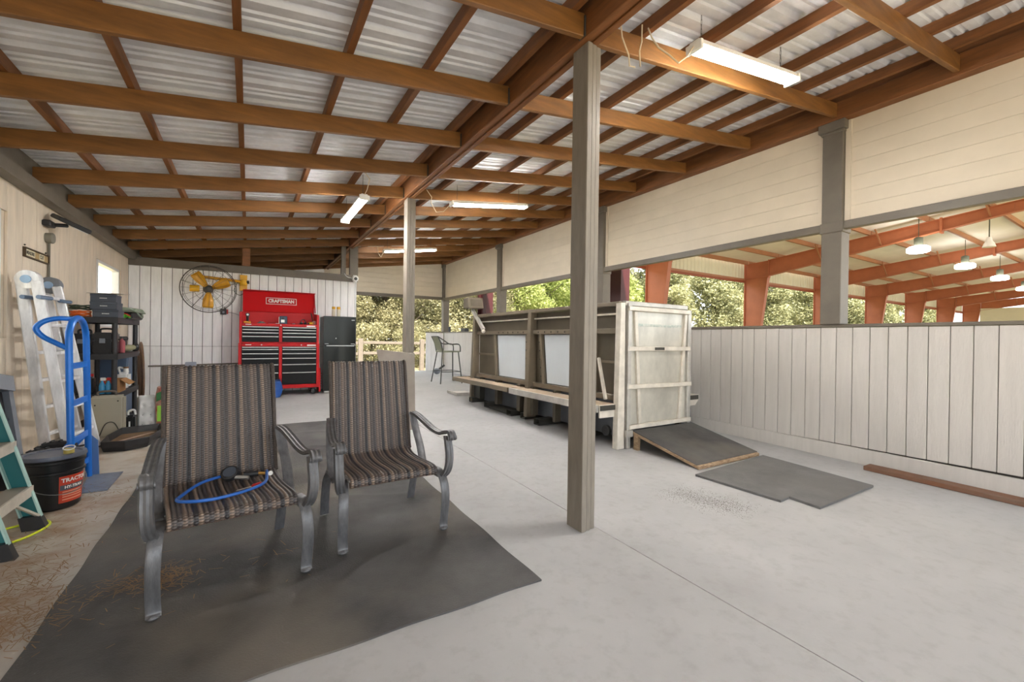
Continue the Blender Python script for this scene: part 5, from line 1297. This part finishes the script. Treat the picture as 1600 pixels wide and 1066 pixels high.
for zs2, y, xe in (((0.366,0.585,0.738,0.852,0.937,1.031,1.074),YT+0.001,(xa+0.05,xb-0.05)),((1.156,1.205,1.285,1.35,1.41,1.444),YT+0.022,(cx0+0.04,cx1-0.04))):
    zz = list(zs2)[:-1] if zs2[-1]-zs2[-2] < 0.045 else list(zs2)
    if zs2[0] > 1: zz = [1.157,1.205,1.285,1.350,1.442]; zz = [1.157,1.268,1.335,1.392,1.442]
    else: zz = [0.367,0.59,0.745,0.862,0.955,1.073]; zz = [0.367,0.60,0.752,0.868,0.957,1.033,1.073]
    for i in range(len(zz)-1):
        drawer(xe[0]+0.001, xm-0.026, zz[i], zz[i+1], y); drawer(xm+0.026, xe[1]-0.001, zz[i], zz[i+1], y)
# lid, raised and leaning back
yl0, yl1 = 9.44, 9.62
lid = tc('lid', MB().hexa([(cx0+0.05,yl0,1.722),(cx1-0.04,yl0,1.722),(cx1-0.04,yl0+0.03,1.715),(cx0+0.05,yl0+0.03,1.715)],[(cx0+0.05,yl1,2.13),(cx1-0.01,yl1,2.13),(cx1-0.01,yl1+0.03,2.12),(cx0+0.05,yl1+0.03,2.12)]), RED_T, bv=0.004)
tc('lid_rim', MB().box(cx0+0.045,cx1-0.005,yl1-0.05,yl1+0.031,2.131,2.145), RED_T, lid, bv=0.003)
for x in (cx0+0.045, cx1-0.03): tc('lid_rim', MB().hexa([(x,yl0-0.06,1.74),(x+0.012,yl0-0.06,1.74),(x+0.012,yl0-0.001,1.73),(x,yl0-0.001,1.73)],[(x,yl1-0.05,2.13),(x+0.012,yl1-0.05,2.13),(x+0.012,yl1-0.001,2.13),(x,yl1-0.001,2.13)]), RED_T, lid)
LA = math.atan2(yl1-yl0, 2.13-1.72)
def lidM(x, zc):   # plane of the lid
    y = yl0+(zc-1.72)/(2.13-1.72)*(yl1-yl0)-0.004
    return Matrix(((1,0,0,x),(0,math.sin(LA),-math.cos(LA),y),(0,math.cos(LA),math.sin(LA),zc),(0,0,0,1)))
def lt(txt, size, x, zc, **k):
    o = flat_text(txt, size, 'logo_text', INK, lid, lidM(x,zc), 0.0008, **k); o.location = (-to[0],-to[1],-to[2]); return o
lt('CRAFTSMAN', 0.098, 0.54, 1.945, squash=0.80, boldness=0.055)
Lm = lidM(0.54,1.945)
for (ax, az, w_, h_) in ((0,0.066,0.53,0.012),(0,-0.066,0.53,0.012),(-0.259,0,0.012,0.144),(0.259,0,0.012,0.144)):
    MB().box(ax-w_/2,ax+w_/2,az-h_/2,az+h_/2,0.0,0.002).xf(Lm).build('logo_frame', INK, lid, to)
MB().tube([(1.10,9.36,1.50),(1.06,9.45,1.74)],0.01,6).build('gas_strut', DKS, lid, to)
for x, z in ((-0.05,1.47),(-0.05,1.105)): tc('badge', MB().box(x,x+0.09,YT+(0.0185 if z > 1.2 else -0.0015),YT+(0.0195 if z > 1.2 else -0.0005),z-0.006,z+0.008), INK)
for x, z in ((0.94,1.462),(0.95,1.1)): tc('badge', MB().box(x,x+0.15,YT+(0.0185 if z > 1.2 else -0.0015),YT+(0.0195 if z > 1.2 else -0.0005),z-0.012,z+0.012), PUL)
for x, z in ((0.505,1.47),(0.2,1.105),(0.85,1.105)): tc('key_lock', MB().lathe([(0.012,0),(0.010,0.006)],(x,YT+(0.019 if z > 1.2 else -0.001),z),10,axis=(0,-1,0)), PUL)
tc('side_shelf', MB().box(xb+0.002,xb+0.03,YT+0.05,YT+0.4,0.20,0.66), RED_T)
for k in range(6): tc('hook', MB().tube([(xb+0.031,YT+0.12,0.30+0.05*k),(xb+0.06,YT+0.12,0.30+0.05*k)],0.006,5), DKS)
for x in (xa+0.10, xb-0.10):
    for y in (YT+0.08, YBk-0.08):
        c_ = tc('caster', MB().lathe([(0.02,-0.018),(0.058,-0.018),(0.062,0.0),(0.058,0.018),(0.02,0.018)],(x,y,zf(y)+0.063),18,axis=(1,0.2,0)), BLK, sm=True)
        tc('caster_hub', MB().lathe([(0.032,-0.022),(0.032,0.022)],(x,y,zf(y)+0.063),14,axis=(1,0.2,0)), PUL, c_)
        tc('caster_fork', MB().box(x-0.03,x+0.03,y-0.03,y+0.03,zf(y)+0.122,0.294), DKS, c_)
# tools lying in the chest
zt = 1.476; yt = 9.2
o = (-0.03,9.15,zt); t = item('impact_driver', 'black and yellow cordless driver upright at left of the chest', 'power tool', o)
MB().box(-0.08,0.03,9.12,9.20,zt,zt+0.055).build('battery', YEL, t, o, bevel=0.008); MB().tube([(-0.02,9.16,zt+0.05),(-0.02,9.16,zt+0.15)],0.022,8).build('grip', BLK, t, o, smooth=True); MB().tube([(-0.02,9.10,zt+0.17),(-0.02,9.22,zt+0.17)],0.034,10).build('motor', BLK, t, o, smooth=True); MB().tube([(-0.02,9.06,zt+0.17),(-0.02,9.10,zt+0.17)],0.018,8).build('chuck', PUL, t, o)
o = (0.55,9.2,zt); t = item('battery_charger', 'dark blue battery charger standing mid chest', 'charger', o)
MB().box(0.49,0.62,9.16,9.26,zt,zt+0.17).build('housing', M('navy_plastic', srgb(46,62,84), 0.4), t, o, bevel=0.012); MB().box(0.515,0.575,9.157,9.1595,zt+0.05,zt+0.10).build('sticker', PUL, t, o); MB().lathe([(0.02,0),(0.02,0.004)],(0.545,9.159,zt+0.125),10,axis=(0,-1,0)).build('dial', BLK, t, o); MB().box(0.48,0.486,9.14,9.20,zt,zt+0.15).build('side_fin', PUL, t, o)
o = (0.2,9.2,zt); t = item('rag_pile', 'crumpled grey shop rag on the chest tray', 'rag', o)
m = MB(); rng = random.Random(3); nn_ = 14
for j in range(nn_+1):
    for i in range(nn_+1): m.v.append((0.10+0.2*i/nn_, 9.12+0.16*j/nn_, zt+0.004+0.06*math.sin(math.pi*i/nn_)*math.sin(math.pi*j/nn_)*(0.6+0.5*rng.random())))
for j in range(nn_):
    for i in range(nn_): a = j*(nn_+1)+i; m.f.append((a,a+1,a+nn_+2,a+nn_+1))
m.build('cloth', M('grey_rag', srgb(150,146,142), 0.8), t, o, smooth=True)
for nm, lb, x, mt in (('pipe_wrench','steel wrench lying left of the battery charger',0.38,PUL),('socket_wrench','steel ratchet lying right of the battery charger',0.66,PUL),('hammer','black-handled hammer lying at right of the chest tray',0.75,DKS)):
    o = (x,9.15,zt); t = item(nm, lb, 'hand tool', o)
    MB().tube([(x-0.07,9.12,zt+0.014),(x+0.05,9.18,zt+0.014)],0.011,8).build('handle', mt, t, o, smooth=True); MB().box(x+0.045,x+0.095,9.165,9.215,zt,zt+0.034).build('head', mt, t, o, bevel=0.006)
o = (0.895,9.15,zt); t = item('headphones', 'black ear defenders on the chest tray', 'ear defenders', o)
for x in (0.86,0.93): MB().sphere((x,9.15,zt+0.035),(0.028,0.035,0.034)).build('ear_cup', BLK, t, o, smooth=True)
MB().tube(crom([(0.86,9.15,zt+0.06),(0.87,9.2,zt+0.11),(0.92,9.2,zt+0.11),(0.93,9.15,zt+0.06)],5),0.008,6).build('headband', BLK, t, o, smooth=True)
o = (1.05,9.15,zt); t = item('angle_grinder', 'yellow and black cordless grinder at right of the chest', 'power tool', o)
MB().tube([(0.99,9.14,zt+0.04),(1.07,9.16,zt+0.045)],0.034,10).build('body', YEL, t, o, smooth=True); MB().lathe([(0.045,0),(0.045,0.01)],(1.085,9.15,zt+0.05),14,axis=(0.5,-1,0.2)).build('guard', PUL, t, o); MB().box(0.965,1.0,9.12,9.18,zt,zt+0.05).build('battery', BLK, t, o, bevel=0.005)

# ---------------------------------------------------------------- black refrigerator
FB = M('black_stainless', srgb(38,40,38), 0.24, 0.6, noise=(2,0.15,(1,1,1)))
fo = (1.55,9.35,zf(9.3)); fr = thing('refrigerator', 'black two-door top-freezer refrigerator at the wall end', 'refrigerator', fo)
def fp(name, mb, mat, par=None, bv=0.0): return mb.build(name, mat, par or fr, fo, bevel=bv, seg=2)
z = zf(9.05); x0, x1 = 1.245, 1.845
fp('cabinet', MB().box(x0+0.01,x1-0.01,9.13,9.66,z+0.03,1.67), FB, bv=0.006)
def door(z0_, z1_):
    m = MB(); n = 10
    for zz in (z0_, z1_):
        for i in range(n+1):
            u = i/n; m.v.append((x0+(x1-x0)*u, 9.125-0.055-0.022*math.sin(math.pi*u), zz))
        m.v.append((x1,9.125,zz)); m.v.append((x0,9.125,zz))
    k = n+3
    for i in range(k): m.f.append((i,(i+1)%k,k+(i+1)%k,k+i))
    m.f.append(tuple(range(k))[::-1]); m.f.append(tuple(k+i for i in range(k)))
    return m.build('door', FB, fr, fo, smooth=True)
dt = door(1.125, 1.672); dl = door(z+0.045, 1.095)
fp('handle_strip', MB().box(x0+0.05,x1-0.03,9.045,9.058,1.085,1.1), PUL, dl, 0.003); fp('handle_strip', MB().box(x0+0.02,x1-0.02,9.06,9.075,1.126,1.134), PUL, dt)
fp('logo_badge', MB().lathe([(0.012,0),(0.010,0.004)],(1.47,9.052,1.24),10,axis=(0,-1,0)), PUL, dt); fp('brand_plate', MB().box(1.76,1.82,9.058,9.0615,1.60,1.612), PUL, dt)
fp('kick_plate', MB().box(x0+0.03,x1-0.03,9.12,9.14,z+0.004,z+0.04), PUL)
for k, (x, lb) in enumerate(((1.46,'yellow-capped spray can, left of two on the refrigerator'),(1.55,'yellow-capped spray can, right of two on the refrigerator'))):
    o = (x,9.30,1.671); t = item('spray_can', lb, 'can', o, 'cans on the refrigerator')
    MB().lathe([(0.033,0.0),(0.036,0.006),(0.036,0.14),(0.028,0.155)],o,16).build('can', M('cream_can_%d' % k, srgb(214,204,182), 0.4, 0.2), t, o, smooth=True)
    MB().lathe([(0.034,0.1555),(0.034,0.20),(0.03,0.205)],o,16).build('cap', YEL, t, o, smooth=True)
o = (0.38,8.85,zf(8.85)); t = item('plastic_sack', 'blue and white plastic sack slumped before the tool chest', 'sack', o)
m = MB(); n = 8; ring = 12
for i in range(n+1):
    f_ = i/n
    for k in range(ring):
        a = 2*math.pi*k/ring; s_ = 0.10*(1.0+0.25*math.sin(f_*2.6)); m.v.append((0.40+s_*math.cos(a)*(1+0.12*math.sin(3*a+f_*4)),8.86+0.08*math.sin(a)*(1+0.1*math.sin(4*a)),zf(8.85)+0.002+0.30*f_+0.02*math.sin(2*a)*f_))
for i in range(n):
    for k in range(ring): l = (k+1)%ring; m.f.append((i*ring+k,i*ring+l,(i+1)*ring+l,(i+1)*ring+k))
m.f.append(tuple(range(ring))[::-1]); m.f.append(tuple(n*ring+k for k in range(ring)))
m.build('sack_body', M('blue_sack', srgb(46,96,176), 0.45, noise=(6,0.3,(1,1,1)), bump=(12,0.6)), t, o, smooth=True)
MB().prism([(0.30,8.79,zf(8.8)+0.14),(0.345,8.765,zf(8.8)+0.14),(0.345,8.765,zf(8.8)+0.29),(0.30,8.79,zf(8.8)+0.29)],(0,-0.004,0)).build('white_panel', WHITE, t, o)

# ---------------------------------------------------------------- wall fan
CAGE = M('fan_cage_wire', srgb(84,78,74), 0.4, 0.6)
FC = Vector((-0.605,9.22,2.075)); FRr = 0.405
fdir = Vector((0.12,-1,-0.05)).normalized(); fa = fdir.cross(Vector((0,0,1))).normalized()*-1; fb = fa.cross(fdir)
if fb.z < 0: fb = -fb
wf = thing('wall_fan', 'large wire-caged wall fan with mustard yellow blades', 'fan', (-0.10,9.70,2.3)); wo = (-0.10,9.70,2.3)
def wfp(name, mb, mat, sm=True, par=None): return mb.build(name, mat, par or wf, wo, smooth=sm)
def circ(r, dz, n=48): return [tuple(FC+fa*(r*math.cos(2*math.pi*k/n))+fb*(r*math.sin(2*math.pi*k/n))+fdir*dz) for k in range(n)]
for r, dz in ((FRr,0.10),(FRr,-0.10),(FRr+0.005,0.0),(FRr*0.93,0.13),(FRr*0.2,0.16),(FRr*0.86,-0.13),(FRr*0.5,-0.15)):
    wfp('guard_ring', MB().tube(circ(r,dz), 0.0045 if r > FRr*0.95 else 0.003, 6, closed=True), CAGE)
for k in range(20):
    a = 2*math.pi*k/20; e = fa*math.cos(a)+fb*math.sin(a)
    wfp('guard_wire', MB().tube([FC+e*FRr*0.2+fdir*0.16, FC+e*FRr*0.72+fdir*0.15, FC+e*FRr*0.95+fdir*0.125, FC+e*FRr+fdir*0.08, FC+e*FRr-fdir*0.10], 0.0022, 5), CAGE)
    if k % 4 == 1: wfp('guard_wire', MB().tube([FC+e*FRr-fdir*0.10, FC+e*FRr*0.8-fdir*0.14, FC+e*FRr*0.3-fdir*0.155], 0.003, 5), CAGE)
MUST = M('mustard_blade', srgb(204,146,22), 0.4, noise=(4,0.2,(1,1,1)))
for ang in (-92, 128, 28):
    a = math.radians(ang); e = fa*math.cos(a)+fb*math.sin(a); pv = fdir.cross(e)
    m = MB(); n = 8
    for i in range(n+1):
        u = i/n; r = 0.06+0.27*u; w = 0.035+0.05*math.sin(min(1,u*1.4)*math.pi/2); tw = 0.5-0.25*u
        w *= 1.0 if u < 0.93 else 0.88
        for sgn in (-1, 1): m.v.append(tuple(FC+e*r+(pv*math.cos(tw)+fdir*math.sin(tw))*w*sgn))
    for i in range(n): m.f.append((2*i,2*i+1,2*i+3,2*i+2))
    bl = wfp('blade', m, MUST); bl.modifiers.new('thickness','SOLIDIFY').thickness = 0.004
wfp('hub', MB().lathe([(0.05,-0.05),(0.05,0.03),(0.03,0.045)], tuple(FC), 16, axis=tuple(fdir)), DKS)
wfp('motor', MB().lathe([(0.055,-0.02),(0.075,-0.05),(0.075,-0.16),(0.05,-0.18)], tuple(FC), 18, axis=tuple(fdir)), M('grey_motor', srgb(96,90,84), 0.5, 0.3))
wfp('swivel_drum', MB().lathe([(0.05,-0.07),(0.058,-0.06),(0.058,0.06),(0.05,0.07)], tuple(FC+fa*(-0.20)+fb*0.0-fdir*0.06), 16, axis=tuple(fa)), YEL)
tip = FC-fa*0.19+fb*0.22-fdir*0.16
wfp('arm', MB().tube([FC-fdir*0.14, FC-fdir*0.17-fa*0.08+fb*0.09, tip], 0.032, 10), MUST); wfp('arm', MB().tube([tip, (-0.30,9.5,2.29), (-0.14,9.62,2.285)], 0.026, 10), MUST)
wfp('mount_plate', MB().box(-0.155,-0.035,9.66,9.716,2.12,2.42), YEL, False); wfp('mount_collar', MB().lathe([(0.05,-0.05),(0.065,-0.03),(0.065,0.03),(0.05,0.05)], (-0.095,9.63,2.27), 16), YEL); wfp('pivot_knob', MB().lathe([(0.03,-0.1),(0.03,0.1)],(-0.10,9.62,2.285),12,axis=(1,0,0)), BLK)
wfp('power_cord', MB().tube(crom([(-0.2,9.6,2.25),(-0.24,9.6,2.10),(-0.15,9.62,2.03),(-0.07,9.64,2.10),(-0.06,9.65,2.16)],6),0.006,6), DKS)
o = (-0.40,9.70,1.71); t = item('fan_switch', 'small black switch box on the wall below the fan', 'switch', o)
MB().box(-0.455,-0.36,9.65,9.717,1.655,1.765).build('box', BLK, t, o, bevel=0.006); MB().box(-0.359,-0.335,9.67,9.717,1.67,1.75).build('side_cover', REDP, t, o); MB().lathe([(0.02,0),(0.018,0.012)],(-0.405,9.649,1.70),12,axis=(0,-1,0)).build('knob', GREY, t, o, smooth=True)
MB().tube(crom([(-0.335,9.69,1.70),(-0.25,9.70,1.69),(-0.16,9.705,1.655)],5),0.004,6).build('lead', GREY, t, o, smooth=True)
o = (-0.89,9.70,0.735); t = item('junction_conduit', 'grey conduit with junction box along the back wall', 'conduit', o)
MB().tube([(-1.49,9.70,0.71),(-0.975,9.70,0.72)],0.013,8).build('pipe', TRIM, t, o, smooth=True); MB().tube([(-0.805,9.70,0.723),(-0.16,9.70,0.738)],0.013,8).build('pipe', TRIM, t, o, smooth=True)
MB().box(-0.97,-0.81,9.64,9.716,0.675,0.775).build('junction_box', M('pale_grey_box', srgb(164,170,186), 0.5), t, o, bevel=0.008)
# ---------------------------------------------------------------- left wall fittings
o = (-1.765,5.96,2.01); t = item('wall_sign', 'small framed wooden sign with cream lettering on the beige wall', 'sign', o)
y0, y1, z0_, z1_ = 5.69, 6.25, 1.965, 2.055
MB().box(-1.768,-1.758,y0+0.012,y1-0.012,z0_+0.012,z1_-0.012).build('board', M('sign_tan', srgb(176,150,104), 0.7, noise=(14,0.3,(1,1,1))), t, o)
DW = M('dark_wood_frame', srgb(74,58,38), 0.6)
for a in ((y0,y1,z0_,z0_+0.012),(y0,y1,z1_-0.012,z1_),(y0,y0+0.014,z0_+0.0121,z1_-0.0121),(y1-0.014,y1,z0_+0.0121,z1_-0.0121)): MB().box(-1.769,-1.748,a[0],a[1],a[2],a[3]).build('frame', DW, t, o)
MB().box(-1.7575,-1.756,5.72,5.92,1.98,2.04).build('cream_panel', M('sign_cream', srgb(216,208,178), 0.6), t, o); MB().box(-1.7575,-1.756,6.02,6.14,1.98,2.04).build('cream_panel', bpy.data.materials['sign_cream'], t, o)
for txt, y, s_ in (('MEASURE',5.82,0.046),('CUT',6.08,0.05)):
    q = flat_text(txt, s_, 'lettering', M('sign_ink_'+txt, srgb(60,54,40), 0.6), t, face_posx(-1.7555,y,2.01), 0.0004, squash=0.9); q.location = (-o[0],-o[1],-o[2])
for y in (5.72, 6.20): MB().sphere((-1.764,y,2.075),0.008,8,6).build('nail', DKS, t, o)
o = (-1.76,6.25,2.36); t = item('flood_light', 'black flood light tilted down on the beige wall', 'flood light', o)
MB().box(-1.769,-1.70,6.10,6.24,2.34,2.40).build('base', BLK, t, o, bevel=0.01); MB().tube([(-1.71,6.2,2.37),(-1.63,6.28,2.39)],0.02,10).build('swivel', BLK, t, o, smooth=True)
a = Vector((-1.70,6.20,2.46)); b_ = Vector((-1.50,6.38,2.375))
m = MB(); m.bar(a,b_,0.19,0.045,(0.6,0.1,0.8)); m.build('head', BLK, t, o, bevel=0.01)
dv = (b_-a).normalized(); uv = Vector((0.6,0.1,0.8)); sv = dv.cross(uv).normalized(); uv = sv.cross(dv)
if uv.z < 0: uv = -uv
MB().bar(a+dv*0.14-uv*0.025, b_-dv*0.01-uv*0.025, 0.15, 0.008, tuple(uv)).build('lens', M('flood_lens', srgb(236,236,236), 0.3), t, o)
o = (-1.76,6.28,2.2); t = item('outlet_conduit', 'grey round junction box with conduit running down the wall', 'conduit', o)
MB().lathe([(0.05,-0.001),(0.055,0.05),(0.045,0.06)],(-1.769,6.22,2.235),16,axis=(1,0,0)).build('junction_box', M('grey_jbox', srgb(128,124,112), 0.6), t, o, smooth=True); MB().tube([(-1.755,6.25,2.19),(-1.755,6.25,1.2)],0.011,8).build('pipe', M('grey_conduit', srgb(112,106,94), 0.6), t, o, smooth=True)
o = (1.93,9.62,2.52); t = item('security_camera', 'white round security camera on the end of the back wall', 'camera', o)
MB().lathe([(0.05,-0.03),(0.065,-0.02),(0.065,0.03),(0.055,0.045)],o,20,axis=(0.1,-1,-0.1)).build('housing', WHITE, t, o, smooth=True); MB().lathe([(0.035,0.0),(0.03,0.012)],(1.935,9.576,2.515),16,axis=(0.1,-1,-0.1)).build('lens', BLK2, t, o, smooth=True)
MB().tube(crom([(1.88,9.66,2.53),(1.78,9.67,2.55),(1.72,9.68,2.62)],5),0.008,6).build('cable', WHITE, t, o, smooth=True); MB().box(1.90,1.98,9.66,9.688,2.44,2.60).build('mount', WHITE, t, o)
# ---------------------------------------------------------------- air hose and tools on the first chair
def cl(x, y, z):   # chair-local to world
    if y > 0.05: y += 0.03; z += 0.018
    p = c1.matrix_basis @ Vector((x,y,z)); return tuple(p)
HOSE = M('blue_air_hose', srgb(44,104,190), 0.35)
pts = [(0.195,0.09,0.415),(0.165,0.0,0.41),(0.07,-0.10,0.415),(-0.06,-0.155,0.42),(-0.15,-0.150,0.423),(-0.215,-0.09,0.42),(-0.20,0.0,0.412),(-0.11,0.09,0.408),(0.0,0.145,0.412)]
mark(MB().tube(crom([cl(*p) for p in pts],7),0.008,8).build('air_hose', HOSE, smooth=True), 'blue rubber air hose looped on the near chair seat', 'hose')
o = cl(0.03,0.115,0.39); t = item('inflator_gauge', 'black tire inflator with gauge at the chair back', 'inflator', o)
MB().lathe([(0.035,-0.018),(0.042,-0.012),(0.042,0.014),(0.036,0.018)],cl(0.02,0.115,0.425),20,axis=(-0.25,-0.6,0.75)).build('gauge_boot', BLK, t, o, smooth=True); MB().lathe([(0.032,0.0),(0.032,0.002)],cl(0.016,0.104,0.439),18,axis=(-0.25,-0.6,0.75)).build('gauge_face', DGREY, t, o)
MB().tube([cl(0.04,0.09,0.41),cl(0.10,0.055,0.405)],0.011,10).build('lever', PUL, t, o, smooth=True); MB().tube([cl(0.0,0.115,0.405),cl(0.05,0.09,0.41)],0.008,8).build('fitting', M('brass', srgb(190,150,80), 0.3, 0.8), t, o)
MB().tube([cl(0.085,0.12,0.405),cl(0.155,0.105,0.405)],0.016,10).build('grip', BLK, t, o, smooth=True); MB().tube([cl(0.155,0.105,0.405),cl(0.205,0.085,0.402)],0.009,8).build('brass_nipple', bpy.data.materials['brass'], t, o, smooth=True); MB().lathe([(0.013,-0.005),(0.013,0.005)],cl(0.21,0.08,0.402),12,axis=(0.3,-0.9,0.1)).build('coupler_ring', PUL, t, o)
o = cl(0.10,0.01,0.39); t = item('screwdriver', 'red-handled screwdriver lying on the near chair seat', 'screwdriver', o)
MB().tube([cl(0.10,0.0,0.397),cl(0.112,0.003,0.398),cl(0.145,0.012,0.399),cl(0.152,0.014,0.399)],[0.006,0.011,0.012,0.008],10).build('handle', REDP, t, o, smooth=True); MB().tube([cl(0.03,-0.012,0.394),cl(0.10,0.0,0.397)],0.003,6).build('shaft', PUL, t, o, smooth=True)
# ---------------------------------------------------------------- small things at the far end
o = (4.72,11.9,zf(11.9)); t = item('shop_vacuum_head', 'small grey power tool on the floor behind the stool', 'power tool', o)
MB().sphere((4.72,11.9,zf(11.9)+0.09),(0.11,0.10,0.088)).build('body', GREY, t, o, smooth=True); MB().tube([(4.77,11.9,zf(11.9)+0.14),(4.95,11.9,zf(11.9)+0.26)],0.03,8).build('handle', BLK, t, o, smooth=True)
for x, y, w_, h_, lb in ((5.46,12.75,0.05,0.16,'black can standing on the far half wall cap'),(5.46,11.6,0.14,0.10,'low black box lying on the far half wall cap')):
    o = (x,y,1.477); t = item('wall_clutter', lb, 'container', o)
    MB().box(x-w_/2,x+w_/2,y-w_,y+w_,1.477,1.477+h_*0.8).build('body', BLK, t, o, bevel=0.008); MB().box(x-w_/2-0.004,x+w_/2+0.004,y-w_-0.004,y+w_+0.004,1.477+h_*0.801,1.477+h_).build('lid', BLK, t, o)
o = (3.5,8.05,zf(8.05)); t = item('floor_tray', 'low metal tray on the floor past the treadmill', 'tray', o)
MB().box(3.50,3.90,7.75,8.25,zf(8.25)+0.002,zf(8.25)+0.02).build('base', ALU, t, o); MB().box(3.50,3.515,7.75,8.25,zf(8.25)+0.0201,zf(8.25)+0.05).build('lip', ALU, t, o); MB().box(3.515,3.9,7.75,7.765,zf(8.25)+0.0201,zf(8.25)+0.05).build('lip', ALU, t, o)
